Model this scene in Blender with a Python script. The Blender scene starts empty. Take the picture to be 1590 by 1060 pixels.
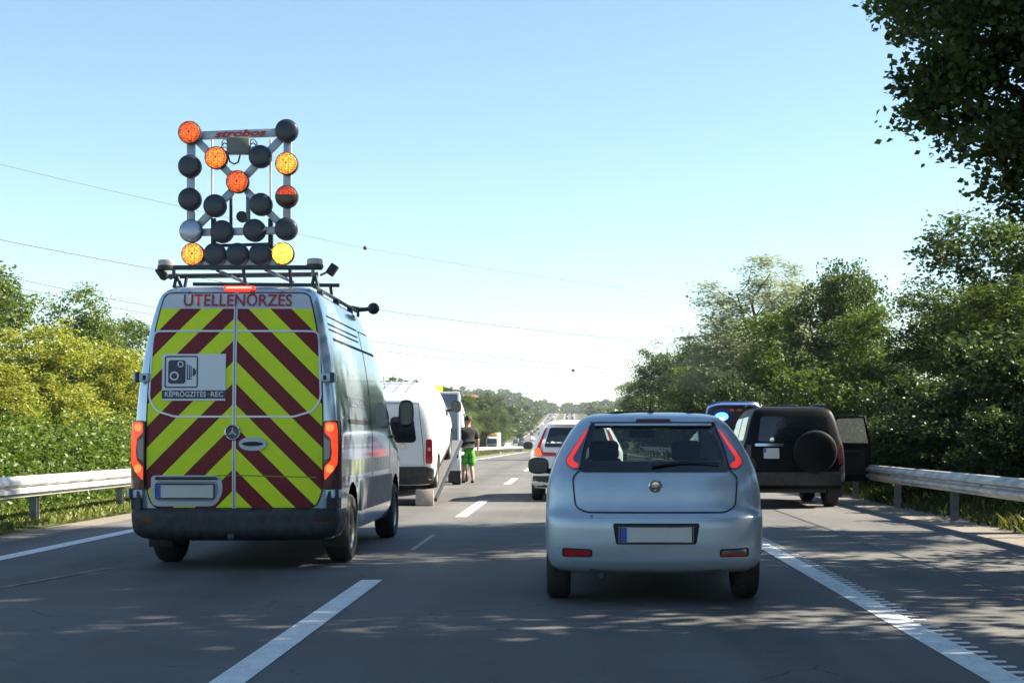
import bpy, bmesh, math, random
import numpy as np
from mathutils import Vector, Matrix

# ---------------------------------------------------------------- camera, sky, sun, exposure
scene = bpy.context.scene
COL = scene.collection
EYE = 1.28
cam_data = bpy.data.cameras.new('camera')
cam = bpy.data.objects.new('camera', cam_data)
COL.objects.link(cam)
cam.location = (0, 0, EYE)
cam.rotation_euler = (math.radians(90), 0, 0)
cam_data.sensor_width = 36
cam_data.lens = 51
cam_data.shift_x = -93 / 1590
cam_data.shift_y = 150 / 1590
cam_data.clip_start = 0.1
cam_data.clip_end = 12000
scene.camera = cam

SUN_ELEV, SUN_AZ = math.radians(38), math.radians(82)      # azimuth from +Y towards +X
world = bpy.data.worlds.new('World')
scene.world = world
world.use_nodes = True
wn = world.node_tree
sky = wn.nodes.new('ShaderNodeTexSky')
sky.sky_type = 'NISHITA'
sky.sun_disc = False
sky.sun_elevation = SUN_ELEV
sky.sun_rotation = SUN_AZ
sky.altitude = 200
sky.air_density = 1.12
sky.dust_density = 0.15
sky.ozone_density = 1.0
bg = wn.nodes['Background']
tint = wn.nodes.new('ShaderNodeVectorMath'); tint.operation = 'MULTIPLY'     # white balance of the clear summer sky
tint.inputs[1].default_value = (0.90, 1.01, 1.03)
wn.links.new(sky.outputs[0], tint.inputs[0]); wn.links.new(tint.outputs[0], bg.inputs[0])
bg.inputs[1].default_value = 0.050
sun_data = bpy.data.lights.new('sun', 'SUN')
sun_data.energy = 5.0
sun_data.angle = math.radians(0.55)
sun_data.color = (1.0, 0.89, 0.72)
sun = bpy.data.objects.new('sun', sun_data)
COL.objects.link(sun)
sdir = Vector((math.sin(SUN_AZ) * math.cos(SUN_ELEV), math.cos(SUN_AZ) * math.cos(SUN_ELEV), math.sin(SUN_ELEV)))
sun.rotation_euler = (-sdir).to_track_quat('-Z', 'Y').to_euler()
scene.view_settings.view_transform = 'Standard'
scene.view_settings.look = 'None'
scene.view_settings.exposure = 2.05
scene.view_settings.gamma = 1
scene.cycles.use_denoising = True
scene.cycles.max_bounces = 8
scene.cycles.transparent_max_bounces = 12
scene.cycles.volume_bounces = 0

# ---------------------------------------------------------------- helpers
def W(px, py, d):
    """photograph pixel at depth d -> world point"""
    return Vector(((px - 888) * d / 2252, d, EYE - (py - 680) * d / 2252))

def pchip(pts):
    xs = np.array([p[0] for p in pts], float); ys = np.array([p[1] for p in pts], float)
    h = np.diff(xs); dl = np.diff(ys) / h
    m = np.zeros_like(ys)
    for i in range(1, len(xs) - 1):
        if dl[i - 1] * dl[i] > 0:
            w1, w2 = 2 * h[i] + h[i - 1], h[i] + 2 * h[i - 1]
            m[i] = (w1 + w2) / (w1 / dl[i - 1] + w2 / dl[i])
    m[0], m[-1] = dl[0], dl[-1]
    def f(x):
        x = min(max(x, xs[0]), xs[-1])
        i = min(int(np.searchsorted(xs, x, side='right')) - 1, len(h) - 1)
        t = (x - xs[i]) / h[i]
        return float((2*t**3 - 3*t**2 + 1)*ys[i] + (t**3 - 2*t**2 + t)*h[i]*m[i] + (-2*t**3 + 3*t**2)*ys[i+1] + (t**3 - t**2)*h[i]*m[i+1])
    return f

def link(o, parent=None):
    COL.objects.link(o)
    if parent is not None:
        o.parent = parent
    return o

def thing(name, label, cat, loc=(0, 0, 0), rz=0, group=None):
    o = bpy.data.objects.new(name, None)
    o.location = loc; o.rotation_euler = (0, 0, rz)
    o.empty_display_size = 0.2
    return tag(link(o), label, cat, group)

def tag(o, label, cat, group=None):
    o['label'] = label; o['category'] = cat
    if group: o['group'] = group
    return o

def mesh_obj(name, me, m, parent=None, smooth=None):
    if m is not None:
        me.materials.clear(); me.materials.append(m)
    if smooth is not None:
        for p in me.polygons: p.use_smooth = True
        if smooth < 180: me.set_sharp_from_angle(angle=math.radians(smooth))
    return link(bpy.data.objects.new(name, me), parent)

def obj(name, bm, m, parent=None, smooth=None):
    me = bpy.data.meshes.new(name)
    bmesh.ops.recalc_face_normals(bm, faces=bm.faces)
    bm.to_mesh(me); bm.free()
    return mesh_obj(name, me, m, parent, smooth)

def struct(o):
    o['kind'] = 'structure'; return o

def copy_tree(o, parent=None):
    c = o.copy(); COL.objects.link(c); c.parent = parent
    for ch in list(o.children): copy_tree(ch, c)
    return c

def pydata(name, v, f, m, parent=None, smooth=None):
    me = bpy.data.meshes.new(name)
    me.from_pydata(v, [], f); me.update()
    return mesh_obj(name, me, m, parent, smooth)

def add_box(bm, c, s, rot=None, bevel=0.0):
    mt = Matrix.Translation(c)
    if rot is not None: mt = mt @ rot.to_4x4()
    r = bmesh.ops.create_cube(bm, size=1.0, matrix=mt @ Matrix.Diagonal((s[0], s[1], s[2], 1)))
    if bevel > 0:
        es = list({e for v in r['verts'] for e in v.link_edges})
        bmesh.ops.bevel(bm, geom=es, offset=bevel, segments=2, affect='EDGES', profile=0.5)
    return bm

def box(name, c, s, m, parent=None, rot=None, bevel=0.0):
    bm = bmesh.new(); add_box(bm, c, s, rot, bevel)
    return obj(name, bm, m, parent, 40 if bevel else None)

def add_tube(bm, pts, radii, n=8, cap=True):
    pts = [Vector(p) for p in pts]
    if not hasattr(radii, '__len__'): radii = [radii] * len(pts)
    rings = []
    ref = None
    for i, p in enumerate(pts):
        t = (pts[min(i + 1, len(pts) - 1)] - pts[max(i - 1, 0)]).normalized()
        if ref is None:
            ref = Vector((0, 0, 1)) if abs(t.z) < 0.9 else Vector((1, 0, 0))
        a = t.cross(ref)
        if a.length < 1e-4: a = t.cross(Vector((0, 1, 0.3)))
        a.normalize(); b = a.cross(t).normalized(); ref = b
        rings.append([bm.verts.new(p + radii[i] * (math.cos(k * 2 * math.pi / n) * a + math.sin(k * 2 * math.pi / n) * b)) for k in range(n)])
    for r0, r1 in zip(rings, rings[1:]):
        for k in range(n):
            bm.faces.new((r0[k], r0[(k + 1) % n], r1[(k + 1) % n], r1[k]))
    if cap:
        bm.faces.new(rings[0]); bm.faces.new(list(reversed(rings[-1])))
    return bm

def tube(name, pts, r, m, parent=None, n=8):
    bm = bmesh.new(); add_tube(bm, pts, r, n)
    return obj(name, bm, m, parent, 50)

def add_lathe(bm, prof, axis='Z', c=(0, 0, 0), n=24):
    """prof: list of (radius, height) along the axis"""
    c = Vector(c); rings = []
    def pt(r, h, a):
        u, v = r * math.cos(a), r * math.sin(a)
        return c + Vector({'Z': (u, v, h), 'Y': (u, h, v), 'X': (h, u, v)}[axis])
    for r, h in prof:
        if r < 1e-5: rings.append([bm.verts.new(pt(0, h, 0))])
        else: rings.append([bm.verts.new(pt(r, h, k * 2 * math.pi / n)) for k in range(n)])
    for r0, r1 in zip(rings, rings[1:]):
        for k in range(n):
            k2 = (k + 1) % n
            if len(r0) == 1 and len(r1) == 1: continue
            if len(r0) == 1: bm.faces.new((r0[0], r1[k], r1[k2]))
            elif len(r1) == 1: bm.faces.new((r0[k], r0[k2], r1[0]))
            else: bm.faces.new((r0[k], r0[k2], r1[k2], r1[k]))
    return bm

def lathe(name, prof, m, parent=None, axis='Z', c=(0, 0, 0), n=24, smooth=35):
    bm = bmesh.new(); add_lathe(bm, prof, axis, c, n)
    return obj(name, bm, m, parent, smooth)

def rounded(poly, r, seg=5):
    out = []
    n = len(poly)
    for i in range(n):
        p0, p1, p2 = Vector(poly[i - 1]), Vector(poly[i]), Vector(poly[(i + 1) % n])
        ri = r[i] if hasattr(r, '__len__') else r
        a, b = (p0 - p1), (p2 - p1)
        ri = min(ri, a.length * 0.45, b.length * 0.45)
        if ri <= 1e-5: out.append(tuple(p1)); continue
        s, e = p1 + a.normalized() * ri, p1 + b.normalized() * ri
        for k in range(seg + 1):
            t = k / seg
            q = (1 - t)**2 * s + 2 * t * (1 - t) * p1 + t * t * e
            out.append((q.x, q.y))
    return out

def strip_poly(pts, w, closed=False):
    """flat band of width w along a 2D polyline -> list of quads (each 4 2D points)"""
    pts = [Vector(p) for p in pts]
    n = len(pts); L, R = [], []
    for i in range(n):
        a = pts[i - 1] if (i > 0 or closed) else pts[i]
        b = pts[(i + 1) % n] if (i < n - 1 or closed) else pts[i]
        t = (b - a).normalized(); nn = Vector((-t.y, t.x))
        L.append(pts[i] + nn * w / 2); R.append(pts[i] - nn * w / 2)
    return [(tuple(L[i]), tuple(L[(i+1) % n]), tuple(R[(i+1) % n]), tuple(R[i])) for i in range(n if closed else n - 1)]

# ---------------------------------------------------------------- materials
MATS = {}
def mat(name, col, rough=0.5, metal=0.0, coat=0.0, var=0.0, vscale=8.0, bump=0.0, bscale=60.0, emis=None, estr=0.0, spec=0.5):
    if name in MATS: return MATS[name]
    m = bpy.data.materials.new(name); m.use_nodes = True
    nt = m.node_tree; b = nt.nodes['Principled BSDF']
    b.inputs['Base Color'].default_value = (*col, 1)
    b.inputs['Roughness'].default_value = rough
    b.inputs['Metallic'].default_value = metal
    b.inputs['Coat Weight'].default_value = coat
    b.inputs['Coat Roughness'].default_value = 0.06
    b.inputs['Specular IOR Level'].default_value = spec
    tc = nt.nodes.new('ShaderNodeTexCoord')
    if var > 0:
        n = nt.nodes.new('ShaderNodeTexNoise'); n.inputs['Scale'].default_value = vscale; n.inputs['Detail'].default_value = 6; n.inputs['Roughness'].default_value = 0.65
        nt.links.new(tc.outputs['Object'], n.inputs['Vector'])
        mr = nt.nodes.new('ShaderNodeMapRange'); mr.inputs[1].default_value = 0.3; mr.inputs[2].default_value = 0.7
        mr.inputs[3].default_value = 1 - var; mr.inputs[4].default_value = 1 + var
        nt.links.new(n.outputs['Fac'], mr.inputs[0])
        mx = nt.nodes.new('ShaderNodeVectorMath'); mx.operation = 'SCALE'
        mx.inputs[0].default_value = col
        nt.links.new(mr.outputs[0], mx.inputs['Scale']); nt.links.new(mx.outputs[0], b.inputs['Base Color'])
        mr2 = nt.nodes.new('ShaderNodeMapRange'); mr2.inputs[1].default_value = 0.3; mr2.inputs[2].default_value = 0.7
        mr2.inputs[3].default_value = min(1, rough * (1 + var)); mr2.inputs[4].default_value = max(0.02, rough * (1 - var))
        nt.links.new(n.outputs['Fac'], mr2.inputs[0]); nt.links.new(mr2.outputs[0], b.inputs['Roughness'])
    if bump > 0:
        n2 = nt.nodes.new('ShaderNodeTexNoise'); n2.inputs['Scale'].default_value = bscale; n2.inputs['Detail'].default_value = 4
        nt.links.new(tc.outputs['Object'], n2.inputs['Vector'])
        bp = nt.nodes.new('ShaderNodeBump'); bp.inputs['Strength'].default_value = bump; bp.inputs['Distance'].default_value = 0.02
        nt.links.new(n2.outputs['Fac'], bp.inputs['Height']); nt.links.new(bp.outputs[0], b.inputs['Normal'])
    if emis:
        b.inputs['Emission Color'].default_value = (*emis, 1); b.inputs['Emission Strength'].default_value = estr
    MATS[name] = m
    return m

def math_node(nt, op, a, b=None, c=None):
    n = nt.nodes.new('ShaderNodeMath'); n.operation = op
    for i, v in enumerate((a, b, c)):
        if v is None: continue
        if isinstance(v, (int, float)): n.inputs[i].default_value = v
        else: nt.links.new(v, n.inputs[i])
    return n.outputs[0]

def mix_col(nt, fac, a, b):
    n = nt.nodes.new('ShaderNodeMix'); n.data_type = 'RGBA'
    for i, v in ((0, fac), (6, a), (7, b)):
        if isinstance(v, (int, float)): n.inputs[i].default_value = v
        elif isinstance(v, tuple): n.inputs[i].default_value = (*v, 1)
        else: nt.links.new(v, n.inputs[i])
    return n.outputs[2]

def noise(nt, vec, scale, detail=5, rough=0.6):
    n = nt.nodes.new('ShaderNodeTexNoise'); n.inputs['Scale'].default_value = scale
    n.inputs['Detail'].default_value = detail; n.inputs['Roughness'].default_value = rough
    nt.links.new(vec, n.inputs['Vector']); return n.outputs['Fac']

def ramp(nt, fac, lo, hi, a=0.0, b=1.0):
    n = nt.nodes.new('ShaderNodeMapRange')
    n.inputs[1].default_value = lo; n.inputs[2].default_value = hi; n.inputs[3].default_value = a; n.inputs[4].default_value = b
    nt.links.new(fac, n.inputs[0]); return n.outputs[0]

def leaf_mat(name, c1, c2, transl=0.4, tcol=None):
    if name in MATS: return MATS[name]
    m = bpy.data.materials.new(name); m.use_nodes = True
    nt = m.node_tree; nt.nodes.remove(nt.nodes['Principled BSDF'])
    out = nt.nodes['Material Output']
    geo = nt.nodes.new('ShaderNodeNewGeometry'); tc = nt.nodes.new('ShaderNodeTexCoord')
    nz = noise(nt, tc.outputs['Object'], 0.55, 3)
    f = math_node(nt, 'ADD', math_node(nt, 'MULTIPLY', geo.outputs['Random Per Island'], 0.6), ramp(nt, nz, 0.35, 0.65, 0, 0.4))
    col = mix_col(nt, f, c1, c2)
    d = nt.nodes.new('ShaderNodeBsdfDiffuse'); t = nt.nodes.new('ShaderNodeBsdfTranslucent'); g = nt.nodes.new('ShaderNodeBsdfGlossy')
    g.inputs['Roughness'].default_value = 0.42; g.inputs['Color'].default_value = (0.9, 0.95, 0.9, 1)
    nt.links.new(col, d.inputs['Color'])
    tc_ = mix_col(nt, 0.5, col, tcol or (c2[0] * 1.5, c2[1] * 1.35, c2[2] * 0.6))
    nt.links.new(tc_, t.inputs['Color'])
    m1 = nt.nodes.new('ShaderNodeMixShader'); m1.inputs[0].default_value = transl
    nt.links.new(d.outputs[0], m1.inputs[1]); nt.links.new(t.outputs[0], m1.inputs[2])
    m2 = nt.nodes.new('ShaderNodeMixShader'); m2.inputs[0].default_value = 0.025
    nt.links.new(m1.outputs[0], m2.inputs[1]); nt.links.new(g.outputs[0], m2.inputs[2])
    nt.links.new(m2.outputs[0], out.inputs['Surface'])
    MATS[name] = m
    return m

def asphalt_mat():
    m = bpy.data.materials.new('asphalt'); m.use_nodes = True
    nt = m.node_tree; b = nt.nodes['Principled BSDF']
    geo = nt.nodes.new('ShaderNodeNewGeometry'); pos = geo.outputs['Position']
    sep = nt.nodes.new('ShaderNodeSeparateXYZ'); nt.links.new(pos, sep.inputs[0])
    mp = nt.nodes.new('ShaderNodeMapping'); mp.inputs['Scale'].default_value = (1.0, 0.07, 1.0); nt.links.new(pos, mp.inputs['Vector'])
    streak = noise(nt, mp.outputs[0], 1.3, 5)
    patch = noise(nt, pos, 0.35, 5)
    grain = noise(nt, pos, 85, 3, 0.7)
    grain2 = noise(nt, pos, 24, 4, 0.7)
    # wheel tracks polished a little: 4.1 m lanes, two tracks each
    u = math_node(nt, 'FRACT', math_node(nt, 'DIVIDE', math_node(nt, 'ADD', sep.outputs[0], 1.81 + 41), 2.05))
    tr = math_node(nt, 'ABSOLUTE', math_node(nt, 'SUBTRACT', u, 0.5))
    trk = ramp(nt, tr, 0.08, 0.34, 1.0, 0.0)
    v = math_node(nt, 'ADD', ramp(nt, streak, 0.3, 0.7, -0.16, 0.16), ramp(nt, patch, 0.3, 0.7, -0.2, 0.2))
    v = math_node(nt, 'ADD', v, ramp(nt, grain, 0.35, 0.65, -0.24, 0.24))
    v = math_node(nt, 'ADD', v, ramp(nt, grain2, 0.3, 0.7, -0.12, 0.12))
    v = math_node(nt, 'ADD', v, math_node(nt, 'MULTIPLY', trk, -0.17))
    # oil drip band in the middle of each lane, hairline cracks and repaired patches
    u2 = math_node(nt, 'FRACT', math_node(nt, 'DIVIDE', math_node(nt, 'ADD', sep.outputs[0], 1.81 + 41), 4.1))
    oil = ramp(nt, math_node(nt, 'ABSOLUTE', math_node(nt, 'SUBTRACT', u2, 0.5)), 0.02, 0.12, 1.0, 0.0)
    v = math_node(nt, 'ADD', v, math_node(nt, 'MULTIPLY', math_node(nt, 'MULTIPLY', oil, ramp(nt, streak, 0.35, 0.65)), -0.16))
    vo = nt.nodes.new('ShaderNodeTexVoronoi'); vo.feature = 'DISTANCE_TO_EDGE'; vo.inputs['Scale'].default_value = 0.42
    wv_ = nt.nodes.new('ShaderNodeVectorMath'); wv_.operation = 'ADD'; nt.links.new(pos, wv_.inputs[0])
    nz3 = nt.nodes.new('ShaderNodeTexNoise'); nz3.inputs['Scale'].default_value = 1.4; nz3.inputs['Detail'].default_value = 6; nt.links.new(pos, nz3.inputs['Vector']); nt.links.new(nz3.outputs['Color'], wv_.inputs[1])
    nt.links.new(wv_.outputs[0], vo.inputs['Vector'])
    crack = math_node(nt, 'MULTIPLY', ramp(nt, vo.outputs['Distance'], 0.002, 0.008, 1.0, 0.0), ramp(nt, patch, 0.50, 0.58))
    v = math_node(nt, 'ADD', v, math_node(nt, 'MULTIPLY', crack, -0.45))
    v = math_node(nt, 'ADD', v, 1.0)
    sc = nt.nodes.new('ShaderNodeVectorMath'); sc.operation = 'SCALE'; sc.inputs[0].default_value = (0.113, 0.112, 0.110)
    nt.links.new(v, sc.inputs['Scale']); nt.links.new(sc.outputs[0], b.inputs['Base Color'])
    nt.links.new(ramp(nt, grain2, 0.3, 0.7, 0.75, 0.95), b.inputs['Roughness'])
    b.inputs['Specular IOR Level'].default_value = 0.3
    bp = nt.nodes.new('ShaderNodeBump'); bp.inputs['Strength'].default_value = 0.35; bp.inputs['Distance'].default_value = 0.006
    nt.links.new(grain, bp.inputs['Height']); nt.links.new(bp.outputs[0], b.inputs['Normal'])
    MATS['asphalt'] = m
    return m

def ground_mat(name, cols, scale):
    m = bpy.data.materials.new(name); m.use_nodes = True
    nt = m.node_tree; b = nt.nodes['Principled BSDF']
    geo = nt.nodes.new('ShaderNodeNewGeometry'); pos = geo.outputs['Position']
    a = noise(nt, pos, scale, 6); c = noise(nt, pos, scale * 9, 6, 0.7)
    col = mix_col(nt, ramp(nt, a, 0.38, 0.62), cols[0], cols[1])
    col = mix_col(nt, ramp(nt, c, 0.45, 0.75), col, cols[2])
    nt.links.new(col, b.inputs['Base Color']); b.inputs['Roughness'].default_value = 1.0
    b.inputs['Specular IOR Level'].default_value = 0.1
    bp = nt.nodes.new('ShaderNodeBump'); bp.inputs['Strength'].default_value = 0.7; bp.inputs['Distance'].default_value = 0.08
    nt.links.new(c, bp.inputs['Height']); nt.links.new(bp.outputs[0], b.inputs['Normal'])
    return m

def line_paint_mat():
    m = bpy.data.materials.new('road_paint'); m.use_nodes = True
    nt = m.node_tree; b = nt.nodes['Principled BSDF']
    geo = nt.nodes.new('ShaderNodeNewGeometry'); pos = geo.outputs['Position']
    a = noise(nt, pos, 5, 6, 0.7); c = noise(nt, pos, 60, 4, 0.75)
    col = mix_col(nt, ramp(nt, a, 0.3, 0.7), (0.56, 0.56, 0.54), (0.76, 0.76, 0.74))
    worn = math_node(nt, 'MULTIPLY', ramp(nt, c, 0.56, 0.66), ramp(nt, a, 0.45, 0.6, 1.0, 0.25))
    col = mix_col(nt, worn, col, (0.2, 0.19, 0.18))
    nt.links.new(col, b.inputs['Base Color']); b.inputs['Roughness'].default_value = 0.7
    return m

def stripe_mat():
    """red / yellow reflective chevron film; object space: x across the van, z up"""
    m = bpy.data.materials.new('chevron_film'); m.use_nodes = True
    nt = m.node_tree; b = nt.nodes['Principled BSDF']
    tc = nt.nodes.new('ShaderNodeTexCoord'); sep = nt.nodes.new('ShaderNodeSeparateXYZ'); nt.links.new(tc.outputs['Object'], sep.inputs[0])
    s = math_node(nt, 'ADD', sep.outputs[2], math_node(nt, 'ABSOLUTE', sep.outputs[0]))
    fr = math_node(nt, 'FRACT', math_node(nt, 'DIVIDE', math_node(nt, 'SUBTRACT', s, 2.042 - 4.2), 0.42))
    red = math_node(nt, 'LESS_THAN', fr, 0.49)
    top = math_node(nt, 'GREATER_THAN', sep.outputs[2], 2.545)
    nz = noise(nt, tc.outputs['Object'], 3.0, 6)
    fine = noise(nt, tc.outputs['Object'], 40, 4)
    yel = mix_col(nt, ramp(nt, nz, 0.3, 0.7), (0.58, 0.74, 0.010), (0.66, 0.80, 0.016))
    rd = mix_col(nt, ramp(nt, nz, 0.3, 0.7), (0.13, 0.0025, 0.010), (0.175, 0.004, 0.014))
    col = mix_col(nt, red, yel, rd)
    col = mix_col(nt, top, col, (0.50, 0.54, 0.60))
    col = mix_col(nt, ramp(nt, fine, 0.5, 0.8, 0.0, 0.12), col, (0.16, 0.15, 0.13))
    nt.links.new(col, b.inputs['Base Color']); b.inputs['Roughness'].default_value = 0.5; b.inputs['Specular IOR Level'].default_value = 0.3
    b.inputs['Coat Weight'].default_value = 0.06; b.inputs['Coat Roughness'].default_value = 0.15
    return m

def band_mat():
    m = bpy.data.materials.new('side_band_film'); m.use_nodes = True
    nt = m.node_tree; b = nt.nodes['Principled BSDF']
    tc = nt.nodes.new('ShaderNodeTexCoord'); sep = nt.nodes.new('ShaderNodeSeparateXYZ'); nt.links.new(tc.outputs['Object'], sep.inputs[0])
    fr = math_node(nt, 'FRACT', math_node(nt, 'DIVIDE', math_node(nt, 'ADD', sep.outputs[1], 10), 0.26))
    col = mix_col(nt, math_node(nt, 'LESS_THAN', fr, 0.5), (0.20, 0.23, 0.10), (0.11, 0.14, 0.13))
    nt.links.new(col, b.inputs['Base Color']); b.inputs['Roughness'].default_value = 0.3
    b.inputs['Coat Weight'].default_value = 0.5
    return m

def led_mat(name, c_lo, c_hi, strength, half=False):
    """amber LED cluster: bright cells on a dark lens (local space: disc in x-z)"""
    m = bpy.data.materials.new(name); m.use_nodes = True
    nt = m.node_tree; b = nt.nodes['Principled BSDF']
    tc = nt.nodes.new('ShaderNodeTexCoord')
    vo = nt.nodes.new('ShaderNodeTexVoronoi'); vo.inputs['Scale'].default_value = 62; vo.inputs['Randomness'].default_value = 0.55
    nt.links.new(tc.outputs['Object'], vo.inputs['Vector'])
    cell = ramp(nt, vo.outputs['Distance'], 0.15, 0.62, 1.0, 0.12)
    sepc = nt.nodes.new('ShaderNodeSeparateColor'); nt.links.new(vo.outputs['Color'], sepc.inputs[0])
    col = mix_col(nt, sepc.outputs[0], c_lo, c_hi)
    st = math_node(nt, 'MULTIPLY', cell, strength)
    if half:
        sep = nt.nodes.new('ShaderNodeSeparateXYZ'); nt.links.new(tc.outputs['Object'], sep.inputs[0])
        st = math_node(nt, 'MULTIPLY', st, math_node(nt, 'GREATER_THAN', sep.outputs[2], 0.018))
    b.inputs['Base Color'].default_value = (0.05, 0.025, 0.015, 1); b.inputs['Roughness'].default_value = 0.25
    nt.links.new(col, b.inputs['Emission Color']); nt.links.new(st, b.inputs['Emission Strength'])
    return m

def glass_mat(name, tint, glossy=0.12):
    m = bpy.data.materials.new(name); m.use_nodes = True
    nt = m.node_tree; nt.nodes.remove(nt.nodes['Principled BSDF']); out = nt.nodes['Material Output']
    t = nt.nodes.new('ShaderNodeBsdfTransparent'); t.inputs[0].default_value = (*tint, 1)
    g = nt.nodes.new('ShaderNodeBsdfGlossy'); g.inputs['Roughness'].default_value = 0.03
    fr = nt.nodes.new('ShaderNodeLayerWeight')
    mx = nt.nodes.new('ShaderNodeMixShader')
    nt.links.new(math_node(nt, 'ADD', math_node(nt, 'MULTIPLY', math_node(nt, 'POWER', fr.outputs['Facing'], 4.0), 0.5), glossy), mx.inputs[0])
    nt.links.new(t.outputs[0], mx.inputs[1]); nt.links.new(g.outputs[0], mx.inputs[2]); nt.links.new(mx.outputs[0], out.inputs[0])
    return m

M_ASPH = asphalt_mat(); M_LINE = line_paint_mat()
M_GRASS_GROUND = ground_mat('verge_soil', ((0.05, 0.075, 0.022), (0.085, 0.095, 0.035), (0.12, 0.105, 0.06)), 0.5)
M_CHEV = stripe_mat(); M_BAND = band_mat()
M_TAR = mat('tar_seal', (0.03, 0.03, 0.03), 0.55, var=0.3)
M_BLACK = mat('black_plastic', (0.02, 0.021, 0.023), 0.55, var=0.25, vscale=20)
M_BUMP = mat('dark_bumper_plastic', (0.022, 0.024, 0.03), 0.6, var=0.3, vscale=12, bump=0.1, bscale=200)
M_RUBBER = mat('tyre_rubber', (0.022, 0.022, 0.022), 0.85, var=0.3, vscale=30)
M_RIM = mat('wheel_alloy', (0.32, 0.33, 0.34), 0.35, 0.85, var=0.2)
M_STEEL = mat('galvanised_steel', (0.42, 0.42, 0.41), 0.55, 0.35, var=0.35, vscale=2.2, bump=0.08)
M_POST = mat('weathered_post_steel', (0.2, 0.2, 0.2), 0.6, 0.4, var=0.3, vscale=6)
M_SILVER = mat('silver_paint', (0.42, 0.52, 0.63), 0.16, 0.45, 0.9, var=0.06, vscale=3)
M_SEAM = mat('panel_gap', (0.015, 0.016, 0.018), 0.8)
M_FILMEDGE = mat('bare_silver_seam', (0.46, 0.50, 0.56), 0.3, 0.4, 0.4)
M_WHITE = mat('white_paint', (0.64, 0.66, 0.68), 0.3, 0, 0.6, var=0.04, vscale=2)
M_BLUESILVER = mat('pale_blue_silver_paint', (0.38, 0.45, 0.53), 0.32, 0.4, 0.4, var=0.08, vscale=2.5)
M_DARKPAINT = mat('black_green_paint', (0.004, 0.0055, 0.0065), 0.5, 0.0, 0.0, var=0.25, vscale=3, spec=0.12)
M_GREYPAINT = mat('grey_blue_sheet', (0.15, 0.19, 0.26), 0.45, 0.1, 0.1, var=0.12)
M_CHROME = mat('chrome', (0.6, 0.62, 0.65), 0.12, 1.0)
M_RED = mat('red_lamp_lens', (0.34, 0.010, 0.010), 0.16, 0, 0.6)
M_REDLIT = mat('lit_tail_lamp', (0.6, 0.02, 0.01), 0.2, emis=(1.0, 0.04, 0.012), estr=0.5)
M_REDHOT = mat('lit_tail_lamp_core', (0.6, 0.05, 0.02), 0.2, emis=(1.0, 0.10, 0.02), estr=0.85)
M_DARKRED = mat('dark_red_lens', (0.06, 0.005, 0.006), 0.25, 0, 0.4)
M_LENS = mat('clear_lamp_lens', (0.09, 0.11, 0.17), 0.15, 0.2, 0.6)
M_DGLASS = mat('dark_window_glass', (0.010, 0.013, 0.016), 0.05, 0, 0.4, spec=0.6)
M_PLATE = mat('number_plate_white', (0.48, 0.49, 0.48), 0.45, var=0.06)
M_EUBLUE = mat('plate_blue_band', (0.02, 0.06, 0.38), 0.4)
M_DGREY = mat('dark_grey_metal', (0.035, 0.04, 0.05), 0.5, 0.3, var=0.2)
M_LGREY = mat('light_grey_alloy', (0.34, 0.39, 0.46), 0.42, 0.45, var=0.08)
M_CABIN = mat('cabin_trim', (0.016, 0.016, 0.018), 0.85)
M_BARK = mat('bark', (0.075, 0.058, 0.042), 0.95, var=0.35, vscale=6, bump=0.6, bscale=20)
# ---------------------------------------------------------------- terrain and road
prof = pchip([(-80, 0), (-20, 0), (60, 0), (140, -0.3), (200, -0.6), (300, -1.3), (400, -1.1), (570, 0.8), (800, 6), (1000, 12), (1260, 21), (1400, 25), (1700, 27), (7000, 27)])
def sstep(x, a, b):
    t = min(max((x - a) / (b - a), 0), 1); return t * t * (3 - 2 * t)
def hill(X, Y):
    out = max(0.0, abs(X + 8) - 22)
    h = min(out, 220) * 0.055 * sstep(Y, 260, 800)
    h += 7 * math.sin(X * 0.011 + 1.0) * math.sin(Y * 0.0043 + 0.6) * sstep(Y, 350, 900) * sstep(out, 0, 120)
    h += 10 * math.exp(-((X + 95) / 110) ** 2) * sstep(Y, 1150, 1500) * sstep(out, 0, 40)
    return h
def ground_z(X, Y):
    z = prof(Y)
    if X > 6.2: z += 0.16 * min(X - 6.2, 12) * (1 - sstep(Y, 220, 400))
    if X < -21.6: z += 0.05 * min(-21.6 - X, 20)
    return z + hill(X, Y)

YS = [-80, -40, -20, 0, 8, 14, 20, 26, 32, 40, 50, 60, 75, 90, 110, 140, 170, 200, 240, 300, 350, 400, 460, 520, 570, 640, 720, 800, 900, 1000, 1100, 1180, 1260, 1330, 1400, 1550, 1700, 2200, 3500, 7000]
XS = [-7000, -3000, -1500, -800, -500, -350, -250, -180, -130, -100, -75, -55, -42, -32, -26, -23, -21.6, -12, -11, -9.5, -8.2, -7.0, -5, 0, 5.2, 6.2, 8, 10, 12.5, 15, 18.2, 24, 32, 42, 60, 85, 120, 170, 230, 300, 420, 600, 1000, 2000, 4000, 7000]
gv, gf = [], []
for Y in YS:
    for X in XS:
        z = ground_z(X, Y) - 0.05
        if -12 < X < -7.0: z += 0.10
        gv.append((X, Y, z))
nx = len(XS)
for j in range(len(YS) - 1):
    for i in range(nx - 1):
        a = j * nx + i; gf.append((a, a + 1, a + nx + 1, a + nx))
struct(pydata('ground', gv, gf, M_GRASS_GROUND, None, 180))

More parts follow.
